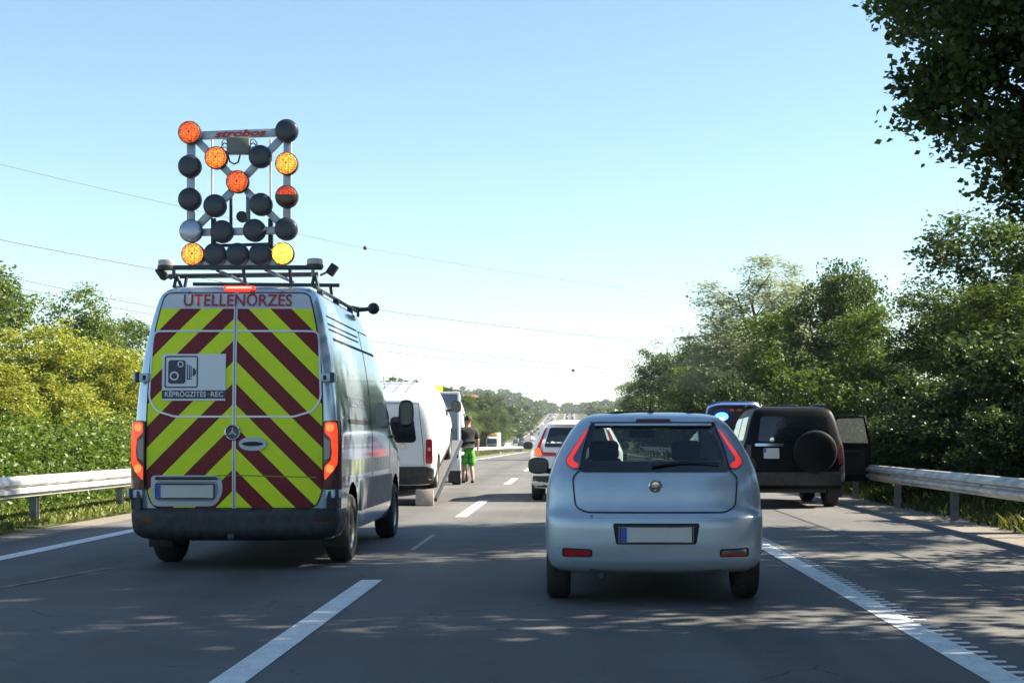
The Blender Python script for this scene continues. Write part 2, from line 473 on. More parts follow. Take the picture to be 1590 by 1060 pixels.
def ribbon(name, x0, x1, m, dz=0.0, y0=-80, y1=1700, parent=None, ys=None):
    ys = ys or [y for y in YS if y0 <= y <= y1]
    v, f = [], []
    xs = np.linspace(x0, x1, 7) if x1 - x0 > 2 else [x0, x1]
    n = len(xs)
    for Y in ys:
        for X in xs: v.append((float(X), Y, prof(Y) + dz))
    for j in range(len(ys) - 1):
        for i in range(n - 1):
            a = j * n + i; f.append((a, a + 1, a + n + 1, a + n))
    return pydata(name, v, f, m, parent)
road = struct(ribbon('road', -7.0, 5.25, M_ASPH))
road2 = struct(ribbon('road', -21.4, -12.0, M_ASPH))
# painted lines lie on the road, 4 mm proud
ribbon('edge_line', -6.20, -5.98, M_LINE, 0.004, parent=road)
ribbon('edge_line', 2.19, 2.39, M_LINE, 0.004, parent=road)
ribbon('edge_line', -12.75, -12.55, M_LINE, 0.004, parent=road2)
ribbon('edge_line', -20.6, -20.4, M_LINE, 0.004, parent=road2)
y = 7.0 - 16.6
while y < 420:
    ribbon('lane_dash', -1.90, -1.71, M_LINE, 0.004, ys=[y, y + 2, y + 4, y + 6.1], parent=road)
    y += 16.6
ribbon('faded_dash', -1.86, -1.80, mat('faded_line', (0.32, 0.32, 0.31), 0.8, var=0.3, vscale=20), 0.004, ys=[16.6, 17.8, 19.2], parent=road)
me = bpy.data.meshes.new('rumble_rib')
bm = bmesh.new(); add_box(bm, (0, 0, 0), (0.105, 0.045, 0.008), bevel=0.003); bm.to_mesh(me); bm.free(); me.materials.append(M_LINE)
for k in range(150):
    o = link(bpy.data.objects.new('rumble_rib', me), road); o.location = (2.432, 6.4 + 0.19 * k, 0.004)
# sealed joints and patches
def seal(pts, w, m=M_TAR, name='tar_seal_strip'):
    v, f = [], []
    for i, q in enumerate(strip_poly(pts, w)):
        v += [(p[0], p[1], 0.0045) for p in q]; f.append((4*i, 4*i+1, 4*i+2, 4*i+3))
    return pydata(name, v, f, m, road)
rng = random.Random(4)
def wob(a, b, n, amp):
    return [(a[0] + (b[0]-a[0])*i/n + rng.uniform(-amp, amp), a[1] + (b[1]-a[1])*i/n + rng.uniform(-amp, amp)) for i in range(n + 1)]
seal(wob((-5.15, 11.0), (-4.55, 14.3), 8, 0.02), 0.07)
seal(wob((3.6, 5), (3.62, 60), 26, 0.008), 0.03)
# sand and grit gathered along the edges (material patches with a shape of their own)
M_GRIT = mat('edge_grit', (0.17, 0.15, 0.125), 0.95, var=0.35, vscale=9, bump=0.5, bscale=80)
struct(ribbon('gravel_edge', 5.25, 6.3, M_GRIT, -0.012, y1=200))
struct(ribbon('gravel_edge', -7.55, -7.0, M_GRIT, 0.0, y1=200))

# ---------------------------------------------------------------- guardrails
WP = [(0.0, 0.0), (0.025, 0.012), (0.03, 0.035), (0.085, 0.07), (0.085, 0.115), (0.02, 0.145), (0.02, 0.165), (0.085, 0.195), (0.085, 0.24), (0.03, 0.275), (0.025, 0.298), (0.0, 0.31)]
def beam_mesh(L):
    bm = bmesh.new(); rows = []
    t = 0.004
    outer = WP; inner = [(x - t * 2, z) for x, z in reversed(WP)]
    loop = outer + inner
    for y in (0, L): rows.append([bm.verts.new((x, y, z)) for x, z in loop])
    n = len(loop)
    for i in range(n): bm.faces.new((rows[0][i], rows[0][(i+1) % n], rows[1][(i+1) % n], rows[1][i]))
    bm.faces.new(rows[0]); bm.faces.new(list(reversed(rows[1])))
    me = bpy.data.meshes.new('beam'); bmesh.ops.recalc_face_normals(bm, faces=bm.faces); bm.to_mesh(me); bm.free()
    me.materials.append(M_STEEL)
    for p in me.polygons: p.use_smooth = True
    me.set_sharp_from_angle(angle=math.radians(35))
    return me
BEAM = beam_mesh(4.06)
bm = bmesh.new()
for dx in (-0.045, 0.045): add_box(bm, (0, dx, 0.30), (0.11, 0.008, 0.84))
add_box(bm, (-0.05, 0, 0.30), (0.008, 0.10, 0.84))
POST = bpy.data.meshes.new('post'); bm.to_mesh(POST); bm.free(); POST.materials.append(M_POST)
bm = bmesh.new(); add_lathe(bm, [(0, 0.016), (0.012, 0.016), (0.018, 0.008), (0.02, 0)], 'X', n=10)
BOLT = bpy.data.meshes.new('bolt'); bm.to_mesh(BOLT); bm.free(); BOLT.materials.append(M_POST)
def guardrail(x, y0, n, label, side, top=0.75):
    t = thing('guardrail', label, 'guardrail', (x, y0, 0), 0, 'guardrails beside the carriageway')
    for k in range(n):
        Y = y0 + 4 * k
        for nm, mesh, lo in (('beam', BEAM, (0.06 * side, 4 * k, prof(Y) + top - 0.31)), ('post', POST, (-0.02 * side, 4 * k + 1.9, prof(Y) - 0.06))):
            o = link(bpy.data.objects.new(nm, mesh), t); o.location = lo
            if side < 0: o.rotation_euler = (0, 0, math.pi); o.location.y += (4.06 if nm == 'beam' else 0)
            dz = prof(Y + 4) - prof(Y)
            if nm == 'beam': o.rotation_euler.x = math.atan2(dz, 4) * (1 if side > 0 else -1)
        if k < 14:
            for bz in (0.06, 0.25):
                o = link(bpy.data.objects.new('bolt', BOLT), t); o.location = (0.085 * side, 4 * k + 0.03, top - 0.31 + 0.155 + (bz - 0.155) * 0.15)
                if side < 0: o.rotation_euler = (0, 0, math.pi)
    return t
guardrail(-7.80, 3.2, 56, 'weathered steel guardrail on the left grass median beside the hedge', 1)
guardrail(6.02, 1.0, 44, 'grey steel guardrail in tree shade along the right shoulder', -1)

# ---------------------------------------------------------------- vegetation
def leaf_arrays(rs, C, size, flat=0.5, up=0.35, aspect=0.55):
    """C: (n,3) centres -> vertices and faces of small folded leaves"""
    n = len(C)
    u = rs.normal(size=(n, 3)); u[:, 2] *= flat; u /= np.linalg.norm(u, axis=1, keepdims=True)
    w = rs.normal(size=(n, 3)); w[:, 2] += up * 2
    v = np.cross(w, u); v /= np.linalg.norm(v, axis=1, keepdims=True) + 1e-9
    nn = np.cross(u, v)
    s = (size * rs.uniform(0.6, 1.3, size=(n, 1)))
    a = C - u * s * 0.5; b = C + u * s * 0.5
    mid = C + u * s * 0.06
    l = mid + v * s * aspect * 0.5 + nn * s * 0.10; r = mid - v * s * aspect * 0.5 + nn * s * 0.10
    V = np.stack([a, l, b, r], axis=1).reshape(-1, 3)
    return V
def leaves_mesh(name, V, m):
    n = len(V) // 4
    me = bpy.data.meshes.new(name)
    me.vertices.add(len(V)); me.vertices.foreach_set('co', V.astype(np.float32).ravel())
    base = np.arange(n, dtype=np.int32)[:, None] * 4
    tri = np.concatenate([base + [0, 2, 1], base + [0, 3, 2]], axis=1).reshape(-1)
    me.loops.add(n * 6); me.loops.foreach_set('vertex_index', tri.astype(np.int32))
    me.polygons.add(n * 2); me.polygons.foreach_set('loop_start', np.arange(0, n * 6, 3, dtype=np.int32))
    me.update(calc_edges=True); me.validate()
    me.materials.append(m)
    return me

def crown_points(rs, lobes, nclump, per, cr, hollow=0.45):
    vol = np.array([l[3] * l[4] * l[5] for l in lobes]) ** 0.75
    pick = rs.choice(len(lobes), size=nclump, p=vol / vol.sum())
    L = np.array(lobes)[pick]
    d = rs.normal(size=(nclump, 3)); d /= np.linalg.norm(d, axis=1, keepdims=True)
    rad = hollow + (1 - hollow) * rs.uniform(0, 1, size=(nclump, 1)) ** 0.55
    rad *= rs.uniform(0.82, 1.12, size=(nclump, 1))
    cc = L[:, :3] + d * L[:, 3:] * rad
    cs = cr * rs.uniform(0.6, 1.5, size=nclump)
    P = cc[:, None, :] + np.clip(rs.normal(size=(nclump, per, 3)), -1.7, 1.7) * cs[:, None, None] * np.array([0.55, 0.55, 0.36])
    return P.reshape(-1, 3), cc

def tree_meshes(seed, H, lobes, nclump, per, cr, leaf, m, trunk_r, hollow=0.45, lean=(0, 0), limbs=16, up=0.35, aspect=0.55, trunk_top=0.8):
    rs = np.random.RandomState(seed); rg = random.Random(seed)
    P, cc = crown_points(rs, lobes, nclump, per, cr, hollow)
    P = P[P[:, 2] > 0.02]
    crown = leaves_mesh('crown', leaf_arrays(rs, P, leaf, up=up, aspect=aspect), m)
    bm = bmesh.new()
    pts, rr = [], []
    for k in range(8):
        t = k / 7
        pts.append((lean[0] * t * t * H + rg.uniform(-.03, .03) * H * t, lean[1] * t * t * H + rg.uniform(-.03, .03) * H * t, -0.3 + (H * trunk_top + 0.3) * t))
        rr.append(trunk_r * (1.25 if k == 0 else 1) * (1 - 0.86 * t))
    add_tube(bm, pts, rr, 9)
    idx = rs.choice(len(cc), size=min(limbs, len(cc)), replace=False)
    for i in idx:
        e = Vector(cc[i]); t = min(max(e.z / (H * trunk_top) * rg.uniform(0.45, 0.8), 0.18), 0.95)
        k = t * 7; i0 = min(int(k), 6); s = Vector(pts[i0]).lerp(Vector(pts[i0 + 1]), k - i0)
        r0 = trunk_r * (1 - 0.86 * t) * 0.55
        mid = s.lerp(e, 0.5) + Vector((rg.uniform(-.1, .1), rg.uniform(-.1, .1), rg.uniform(0.0, .16))) * (e - s).length
        q = s.lerp(e, 0.78).lerp(mid, 0.25)
        add_tube(bm, [s, mid, q, e], [r0, r0 * .65, r0 * .4, r0 * .16], 6)
    tm = bpy.data.meshes.new('trunk'); bm.to_mesh(tm); bm.free(); tm.materials.append(M_BARK)
    for p in tm.polygons: p.use_smooth = True
    return tm, crown
def plant(name, cat, label, meshes, loc, scale=(1, 1, 1), rz=0, group=None):
    t = thing(name, label, cat, loc, rz, group); t.scale = scale
    link(bpy.data.objects.new('trunk' if cat == 'tree' else 'stem', meshes[0]), t)
    link(bpy.data.objects.new('crown' if cat == 'tree' else 'foliage', meshes[1]), t)
    return t

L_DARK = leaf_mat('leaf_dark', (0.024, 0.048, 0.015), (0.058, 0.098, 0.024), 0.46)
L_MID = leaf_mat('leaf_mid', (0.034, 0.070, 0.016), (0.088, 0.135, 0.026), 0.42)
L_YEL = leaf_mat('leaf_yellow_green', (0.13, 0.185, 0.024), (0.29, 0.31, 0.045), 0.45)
L_MIDR = leaf_mat('leaf_mid_shaded', (0.026, 0.050, 0.014), (0.066, 0.100, 0.022), 0.4)  # mid leaf darkened: the trees' shaded side put into the colour
L_SHRUB = leaf_mat('leaf_shrub_shaded', (0.018, 0.036, 0.013), (0.044, 0.072, 0.02), 0.35)  # leaf colour darkened for shrubs standing in shade
L_PALE = leaf_mat('leaf_pale', (0.16, 0.195, 0.10), (0.31, 0.35, 0.20), 0.45, (0.34, 0.38, 0.22))
L_HEDGE = leaf_mat('leaf_hedge', (0.045, 0.090, 0.016), (0.115, 0.175, 0.030), 0.40)
L_WOOD = leaf_mat('leaf_woodland', (0.028, 0.055, 0.016), (0.075, 0.115, 0.03), 0.3)
L_GRASS = leaf_mat('grass_blade', (0.075, 0.12, 0.02), (0.17, 0.19, 0.05), 0.35)

def lobes_round(rs, H, R, n, zlo=0.25, squash=0.8):
    out = []
    for k in range(n):
        a = rs.uniform(0, 6.283); t = rs.uniform(0, 1); z = H * (zlo + (0.93 - zlo) * t)
        env = math.sin(math.pi * min(max(0.18 + 0.78 * t, 0), 1)) ** 0.7
        rr = R * env * rs.uniform(0.15, 0.62); s = R * rs.uniform(0.34, 0.52) * (0.6 + 0.4 * env)
        z = min(z, H - s * squash)
        out.append((rr * math.cos(a), rr * math.sin(a), z, s, s, s * squash))
    return out
def std_tree(seed, H, R, m, n=11, nclump=420, per=34, cr=0.5, leaf=0.17, zlo=0.3, tr=0.16, **kw):
    rs = np.random.RandomState(seed + 77)
    return tree_meshes(seed, H, lobes_round(rs, H, R, n, zlo), nclump, per, cr, leaf, m, tr, **kw)

# 1. tall roadside trees on the near right; one reaches over the shoulder
rs = np.random.RandomState(5)
big_lobes = [(-4.15, 0.2, 6.95, 0.75, 1.1, 0.75), (-3.75, 0.6, 5.75, 0.85, 1.1, 0.6), (-3.05, 0.0, 5.05, 0.8, 1.1, 0.5), (-2.5, 0.5, 4.45, 0.7, 1.0, 0.45), (-3.0, -0.6, 6.5, 1.3, 1.5, 1.0), (-3.7, 0.8, 7.6, 1.3, 1.5, 1.0), (-2.2, 0, 5.2, 1.3, 1.6, 0.9), (-2.9, 1.0, 8.9, 1.5, 1.6, 1.2),
             (-1.4, -1.2, 7.4, 1.9, 1.9, 1.5), (0, 0, 9.6, 2.6, 2.6, 2.1), (1.6, 1.3, 8.0, 2.2, 2.2, 1.7), (-1.2, 0.9, 11.4, 1.9, 1.9, 1.3), (0.6, -1.4, 12.0, 1.5, 1.5, 1.1), (2.0, -1.2, 6.4, 1.7, 1.7, 1.3), (-0.4, 0.5, 5.6, 1.9, 2.0, 1.1)]
T_BIG = tree_meshes(11, 13.4, big_lobes, 1900, 70, 0.36, 0.12, L_DARK, 0.26, hollow=0.25, limbs=150, aspect=0.68)
big2 = [(l[0] * 0.72, l[1], l[2] * 1.0, l[3] * 1.05, l[4] * 1.05, l[5] * 1.1) for l in big_lobes]
T_BIG2 = tree_meshes(12, 13.6, big2, 700, 40, 0.6, 0.21, L_DARK, 0.27, hollow=0.35, limbs=30, aspect=0.7)
GR = 'roadside trees on the right'
plant('roadside_tree', 'tree', 'tall dark leafy tree whose branch hangs into the top right corner', T_BIG, (9.2, 20.2, ground_z(9.2, 20) - .05), group=GR)
for (X, Y, s, rz) in ((9.8, 14.2, 0.98, 0.3), (10.0, 8.4, 1.03, -0.5), (9.9, 2.4, 1.0, 0.9), (10.3, -4.5, 1.05, 0.1)):
    plant('roadside_tree', 'tree', 'tall dark tree beside the near right shoulder, casting shade over the road', T_BIG2, (X, Y, ground_z(X, Y) - .05), (s, s, s), rz, 'tall trees out of frame that shade the near road')

# 2. trees along the right bank, nearest first: (pixel x, pixel y of top, depth, half width px, kind, label)
EXT = {}
def place(px, py, d, halfpx, meshes, H0, R0, label, rz, name='roadside_tree', cat='tree', group=GR, dz=0):
    X = (px - 888) * d / 2252; base = ground_z(X, d) - 0.06 + dz
    top = EYE - (py - 680) * d / 2252
    key = meshes[1].name
    if key not in EXT:
        co = np.empty(len(meshes[1].vertices) * 3, np.float32); meshes[1].vertices.foreach_get('co', co); co = co.reshape(-1, 3)
        EXT[key] = (float(np.percentile(co[:, 2], 99.7)), float(np.percentile(np.hypot(co[:, 0], co[:, 1]), 95)))
    H0, R0 = EXT[key]
    sz = (top - base) / H0; sx = halfpx * d / 2252 / R0
    return plant(name, cat, label, meshes, (X, d, base), (sx, sx, sz), rz, group)
T_D1 = std_tree(21, 8, 3.2, L_DARK, n=18, nclump=560, per=74, cr=0.42, leaf=0.135, zlo=0.12, aspect=0.62)
T_D2 = std_tree(22, 8, 3.2, L_MIDR, n=18, nclump=560, per=74, cr=0.42, leaf=0.135, zlo=0.10, aspect=0.62)
T_M1 = std_tree(23, 9, 3.4, L_MID, n=15, nclump=700, per=48, cr=0.46, leaf=0.17, zlo=0.15, aspect=0.6)
T_P1 = tree_meshes(24, 13, [(0, 0, 4, 2.2, 2.2, 2.4), (-0.7, 0.2, 7, 1.6, 1.6, 2.0), (0.9, 0, 6.6, 1.7, 1.7, 2.0), (0.3, 0.1, 9.4, 1.1, 1.1, 1.8), (-1.1, 0, 9.6, 0.7, 0.7, 1.5), (1.3, 0.2, 9.8, 0.7, 0.7, 1.6), (0.2, 0, 11.6, 0.6, 0.6, 1.4)],
                   620, 44, 0.40, 0.15, L_PALE, 0.14, hollow=0.25, limbs=60, trunk_top=0.88, aspect=0.42)
T_Y1 = std_tree(25, 7, 3.6, L_YEL, n=18, nclump=520, per=70, cr=0.40, leaf=0.15, zlo=0.12, aspect=0.6)
T_L1 = std_tree(26, 10, 4.2, leaf_mat('leaf_left_tree', (0.05, 0.095, 0.02), (0.125, 0.175, 0.036), 0.44), n=14, nclump=700, per=46, cr=0.52, leaf=0.19, zlo=0.2, aspect=0.6)
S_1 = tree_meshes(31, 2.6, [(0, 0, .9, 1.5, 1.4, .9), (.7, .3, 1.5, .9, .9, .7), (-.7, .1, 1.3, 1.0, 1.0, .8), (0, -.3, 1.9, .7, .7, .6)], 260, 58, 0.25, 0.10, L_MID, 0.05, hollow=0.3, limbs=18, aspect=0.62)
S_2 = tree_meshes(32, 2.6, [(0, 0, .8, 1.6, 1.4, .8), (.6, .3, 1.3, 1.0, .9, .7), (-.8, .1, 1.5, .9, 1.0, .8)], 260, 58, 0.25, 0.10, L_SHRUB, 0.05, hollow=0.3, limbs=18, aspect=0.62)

place(1615, 332, 46, 165, T_D1, 8, 3.2, 'dark broad tree at the right edge above the guardrail', 0.4)
place(1474, 440, 52, 100, T_D2, 8, 3.2, 'bushy green tree left of the dark tree at the right edge', 1.9)
place(1560, 440, 41, 130, T_D2, 8, 3.2, 'low sunlit leafy tree in front of the dark tree at the right edge', 3.3)
place(1300, 418, 66, 92, T_D1, 8, 3.2, 'dense dark tree with a pointed top behind the black off-roader', 2.2)
place(1378, 484, 60, 90, T_M1, 9, 3.4, 'rounded leafy tree right of the dense pointed tree', 0.9)
place(1230, 486, 74, 80, T_M1, 9, 3.4, 'leafy green tree between the pale feathery tree and the dense pointed tree', 1.2)
place(1172, 400, 92, 108, T_P1, 13, 2.4, 'tall pale feathery tree with thin upright twigs beside the road', 0.2)
place(1128, 468, 106, 70, T_P1, 13, 2.4, 'shorter pale feathery tree left of the tallest pale one', 4.1)
place(1236, 412, 104, 66, T_P1, 13, 2.4, 'thinner pale feathery tree just right of the tallest pale one', 2.6)
place(1140, 520, 112, 74, T_M1, 9, 3.4, 'mid green tree at the left foot of the pale feathery tree', 4.4)
place(1092, 534, 136, 60, T_M1, 9, 3.4, 'green roadside tree left of the pale feathery tree', 5.4)
place(1040, 540, 165, 58, T_D1, 8, 3.2, 'last dark tree of the right-hand row before the valley', 3.9)
place(998, 592, 210, 40, T_M1, 9, 3.4, 'small far tree where the right-hand row meets the woods', 1.0)
SG = 'shrubs on the right bank'
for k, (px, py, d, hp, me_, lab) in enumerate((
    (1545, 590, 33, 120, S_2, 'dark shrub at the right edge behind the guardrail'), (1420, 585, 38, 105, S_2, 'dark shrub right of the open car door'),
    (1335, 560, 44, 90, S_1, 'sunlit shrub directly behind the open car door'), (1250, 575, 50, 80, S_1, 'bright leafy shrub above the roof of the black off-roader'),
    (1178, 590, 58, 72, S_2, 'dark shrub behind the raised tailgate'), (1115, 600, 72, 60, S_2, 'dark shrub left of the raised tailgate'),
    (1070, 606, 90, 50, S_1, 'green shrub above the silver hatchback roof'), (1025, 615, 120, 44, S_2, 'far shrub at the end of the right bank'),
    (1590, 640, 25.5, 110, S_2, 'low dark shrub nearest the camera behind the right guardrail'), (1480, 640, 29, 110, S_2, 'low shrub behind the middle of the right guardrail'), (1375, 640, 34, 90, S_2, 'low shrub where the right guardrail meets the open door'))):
    X = (px - 888) * d / 2252; base = ground_z(X, d) - .05
    place(px, py, d, hp, me_, 2.6, 1.9, lab, k * 1.7, 'bank_shrub', 'shrub', SG)

for X, Y, s, rz in ((10.2, 5.5, 1.5, .3), (10.4, 9.5, 1.6, 1.4), (9.9, 13.0, 1.5, 2.2), (10.6, 16.6, 1.6, 3.1), (12.2, 19.6, 1.5, 4.0), (12.8, 7.0, 1.9, 5.0), (13.0, 13.5, 1.9, .9), (10.3, 1.5, 1.6, 2.0)):  # unseen shrubs added to keep sun off the near shoulder
    plant('bank_shrub', 'shrub', 'added unseen shrub under the near right trees, shading the shoulder', S_2, (X, Y, ground_z(X, Y) - .05), (s, s, s), rz, 'added shrubs out of frame that shade the near shoulder')
for X, Y, s, rz, lab in ((9.8, 23.0, 1.15, .7, 'added unseen shrub outside the right edge, shading the verge'), (9.8, 26.2, 1.2, 1.9, 'tall dark shrub cut by the right edge above the guardrail'), (9.9, 30.0, 1.5, 3.0, 'tall dark shrub second from the right edge above the guardrail'), (10.3, 34.2, 1.45, 4.4, 'tall dark shrub third from the right edge above the guardrail')):  # the first one is unseen, added to shade the verge
    plant('bank_shrub', 'shrub', lab, S_2, (X, Y, ground_z(X, Y) - .05), (s, s, s), rz, SG)
# 3. left side, across the other carriageway
GL = 'trees across the left carriageway'
place(-28, 380, 70, 108, T_L1, 10, 4.2, 'tall green tree at the left edge of the picture', 0.7, group=GL)
place(112, 452, 84, 78, T_L1, 10, 4.2, 'green tree rising behind the yellowish bush', 2.1, group=GL)
place(182, 498, 96, 62, T_M1, 9, 3.4, 'darker green tree half hidden by the left side of the road van', 4.0, group=GL)
place(75, 508, 66, 98, T_Y1, 7, 3.6, 'large yellowish green bushy tree above the hedge', 1.3, group=GL)
place(170, 540, 72, 80, T_Y1, 7, 3.6, 'smaller yellowish green tree beside the road van', 3.5, group=GL)
place(-25, 560, 62, 88, T_Y1, 7, 3.6, 'yellow green bush cut by the left edge of the picture', 5.0, group=GL)
place(262, 566, 98, 66, T_M1, 9, 3.4, 'tree hidden mostly behind the rear of the road van', 2.5, group=GL)
for k, (px, py, d, hp) in enumerate(((700, 628, 300, 26), (738, 618, 330, 24), (765, 612, 380, 26), (722, 640, 270, 24), (684, 622, 350, 30), (756, 640, 300, 22), (780, 632, 420, 22))):
    place(px, py, d, hp, (T_L1, T_M1, T_D2)[k % 3], (10, 9, 8)[k % 3], (4.2, 3.4, 3.2)[k % 3], ['leafy valley tree just right of the towed van', 'tall valley tree behind the man in green shorts', 'bushy valley tree right of the man in green shorts', 'low valley tree beside the man\'s head', 'valley tree hidden mostly by the grey truck box', 'low valley tree above the oncoming lorry', 'far valley tree left of the distant road'][k], k * 1.1, 'valley_tree', group='trees in the valley on the left')

# hedge on the median
def hedge(name, label, x, y0, y1, w, h, n, m, seed):
    rs = np.random.RandomState(seed)
    Y = rs.uniform(y0, y1, n); a = rs.uniform(0, 1, n)
    top = h * (0.90 + 0.10 * np.sin(Y * 0.9) + 0.06 * np.sin(Y * 2.3 + 1) + 0.05 * np.sin(Y * 5.1))
    ang = rs.uniform(0.0, math.pi, n); rad = rs.uniform(0.72, 1.06, n)
    cx = np.cos(ang); sz = np.sin(ang)
    X = x + np.sign(cx) * np.abs(cx) ** 0.6 * w * 0.5 * rad + 0.12 * np.sin(Y * 3.1)
    Z = 0.05 + np.abs(sz) ** 0.55 * top * rad * rs.uniform(0.55, 1.0, n) ** 0.6
    k = rs.uniform(size=n) < 0.35
    Z[k] = rs.uniform(0, 1, k.sum()) * top[k]; X[k] = x + w * 0.5 * rs.uniform(0.75, 1.05, k.sum())
    P = np.stack([X, Y, Z], 1) + rs.normal(size=(n, 3)) * 0.07
    t = thing(name, label, 'hedge', (0, 0, 0))
    link(bpy.data.objects.new('foliage', leaves_mesh('foliage', leaf_arrays(rs, P, 0.085, up=0.3, aspect=0.65), m)), t)
    bm = bmesh.new()
    for yy in np.arange(y0 + 0.3, y1, 0.55):
        add_tube(bm, [(x + rng.uniform(-.2, .2), yy, -0.05), (x + rng.uniform(-.3, .3), yy + rng.uniform(-.1, .1), h * 0.45), (x + rng.uniform(-.5, .5), yy + rng.uniform(-.3, .3), h * 0.88)], [0.03, 0.02, 0.006], 5)
    obj('stem', bm, M_BARK, t)
hedge('median_hedge', 'dense green hedge behind the left guardrail', -9.75, 14, 60, 1.7, 1.75, 80000, L_HEDGE, 61)

# grass on the verges
def grass(name, label, regions, m, seed):
    rs = np.random.RandomState(seed); V = []
    for x0, x1, y0, y1, n, h in regions:
        X = rs.uniform(x0, x1, n); Y = y0 + (y1 - y0) * rs.uniform(0, 1, n) ** 1.5
        keep = (np.sin(X * 2.1 + Y * 0.7) + np.sin(X * 1.1 - Y * 1.3 + 2) + rs.normal(size=n) * 0.9) > -0.9
        X, Y = X[keep], Y[keep]; k = len(X)
        Z = np.array([ground_z(a, b) for a, b in zip(X, Y)]) - 0.05 + np.where((X < -7) & (X > -12), 0.10, 0) - 0.01
        hh = h * rs.uniform(0.35, 1.3, k); a = rs.uniform(0, 6.283, k); w = rs.uniform(0.008, 0.02, k) * (1 + (Y / 30))
        lx, ly = rs.normal(size=k) * 0.45 * hh, rs.normal(size=k) * 0.45 * hh
        B = np.stack([X, Y, Z], 1); dv = np.stack([np.cos(a) * w, np.sin(a) * w, 0 * a], 1)
        tip = B + np.stack([lx, ly, hh], 1); mid = B + np.stack([lx * .35, ly * .35, hh * .55], 1)
        V.append(np.stack([B - dv, mid + dv * .8, tip, mid - dv * .8], 1).reshape(-1, 3))
    o = link(bpy.data.objects.new(name, leaves_mesh(name, np.concatenate(V), m)))
    o['kind'] = 'stuff'; o['label'] = label; o['category'] = 'grass'
grass('verge_grass', 'short sunlit grass on the left median', [(-9.6, -7.45, 14, 75, 60000, 0.11), (-11.6, -7.5, 60, 200, 22000, 0.16)], L_GRASS, 71)
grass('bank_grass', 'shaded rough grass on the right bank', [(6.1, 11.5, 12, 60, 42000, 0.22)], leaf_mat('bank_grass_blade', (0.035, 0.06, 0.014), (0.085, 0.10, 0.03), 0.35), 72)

# far woods on both valley sides: reads as one mass
def woodland():
    rs = np.random.RandomState(91); protos = []
    for k in range(6):
        r2 = np.random.RandomState(200 + k)
        lob = lobes_round(r2, 1.0, 0.42, 8, 0.2)
        P, _ = crown_points(r2, lob, 60, 7, 0.09, 0.5)
        protos.append(leaf_arrays(r2, P, 0.135, up=0.5, aspect=0.8))
    out = []
    def add(X, Y, h):
        z = ground_z(X, Y) - 0.4
        p = protos[rs.randint(6)]; a = rs.uniform(0, 6.283); c, s = math.cos(a), math.sin(a)
        q = np.stack([p[:, 0] * c - p[:, 1] * s, p[:, 0] * s + p[:, 1] * c, p[:, 2]], 1)
        out.append(q * np.array([h * 1.15, h * 1.15, h]) + np.array([X, Y, z]))
    Y = 240.0
    while Y < 1800:
        step = 7 + Y * 0.008
        x = -24.5 - rs.uniform(0, 3)
        while x > -0.17 * Y - 20:
            if rs.uniform() < 0.85: add(x + rs.uniform(-3, 3), Y + rs.uniform(-4, 4), rs.uniform(7, 14))
            x -= step * rs.uniform(0.7, 1.4)
        x = 13 + rs.uniform(0, 5)
        while x < 0.115 * Y + 18:
            if rs.uniform() < 0.85: add(x + rs.uniform(-3, 3), Y + rs.uniform(-4, 4), rs.uniform(7, 13))
            x += step * rs.uniform(0.7, 1.4)
        Y += step * 1.1
    for k in range(220):                                       # beyond the crest of the road
        add(rs.uniform(-210, 190), rs.uniform(1480, 1800), rs.uniform(9, 16))
    o = link(bpy.data.objects.new('distant_woodland', leaves_mesh('distant_woodland', np.concatenate(out), L_WOOD)))
    o['kind'] = 'stuff'; o['label'] = 'distant green woods covering the valley sides'; o['category'] = 'woods'
woodland()

# far house among the trees on the left
c = W(722, 622, 620)
hs = thing('distant_house', 'tiny far house with a red roof among the valley trees', 'house', (c.x, c.y, c.z - 8))
box('wall', (0, 0, 4), (12, 8, 8), mat('cream_render', (0.55, 0.5, 0.42), 0.9, var=0.1, vscale=1), hs)
pydata('roof', [(-6.5, -4.5, 7.9), (6.5, -4.5, 7.9), (6.5, 4.5, 7.9), (-6.5, 4.5, 7.9), (-5, 0, 10.6), (5, 0, 10.6)], [(0, 1, 5, 4), (1, 2, 5), (2, 3, 4, 5), (3, 0, 4), (3, 2, 1, 0)], mat('red_tiles', (0.28, 0.09, 0.05), 0.9, var=0.2, vscale=2), hs)
for wx in (-3.5, 0, 3.5): box('window', (wx, -4.02, 4.5), (1.2, 0.1, 1.5), M_DGLASS, hs)

# power lines high above the valley
def wire(label, pts, dL, dR, balls=(), r=0.03):
    xL, xR = (0 - 888) * dL / 2252, (1060 - 888) * dR / 2252
    b = (xR - xL) / (dR - dL); a = xL - b * dL
    f = pchip(pts)
    def at(px):
        d = a / ((px - 888) / 2252 - b)
        return W(px, f(px), d)
    t = thing('power_line', label, 'power line', at(0), 0, 'power lines across the sky'); o0 = Vector(t.location)
    bm = bmesh.new(); add_tube(bm, [at(x) - o0 for x in range(-420, 1241, 60)], r, 6)
    obj('cable', bm, mat('cable', (0.08, 0.09, 0.10), 0.5, 0.3), t, 180)
    for px in balls:
        lathe('marker_ball', [(0, -.3), (.12, -.275), (.22, -.2), (.285, -.1), (.3, 0), (.285, .1), (.22, .2), (.12, .275), (0, .3)], mat('marker_ball', (0.035, 0.03, 0.03), 0.5), t, c=at(px) - o0, n=16, smooth=180)
wire('highest thin power line, carrying two dark marker balls', [(-450, 130), (0, 255), (290, 323), (567, 385), (1067, 460), (1300, 484)], 150, 290, (567, 1067), 0.034)
wire('second power line from the top, ending behind the right trees', [(-450, 270), (0, 372), (235, 417), (595, 482), (1000, 530), (1300, 556)], 150, 290, (), 0.05)
wire('third power line, just above the lowest one', [(-450, 320), (60, 440), (230, 475), (595, 532), (963, 575), (1300, 604)], 160, 300, (), 0.045)
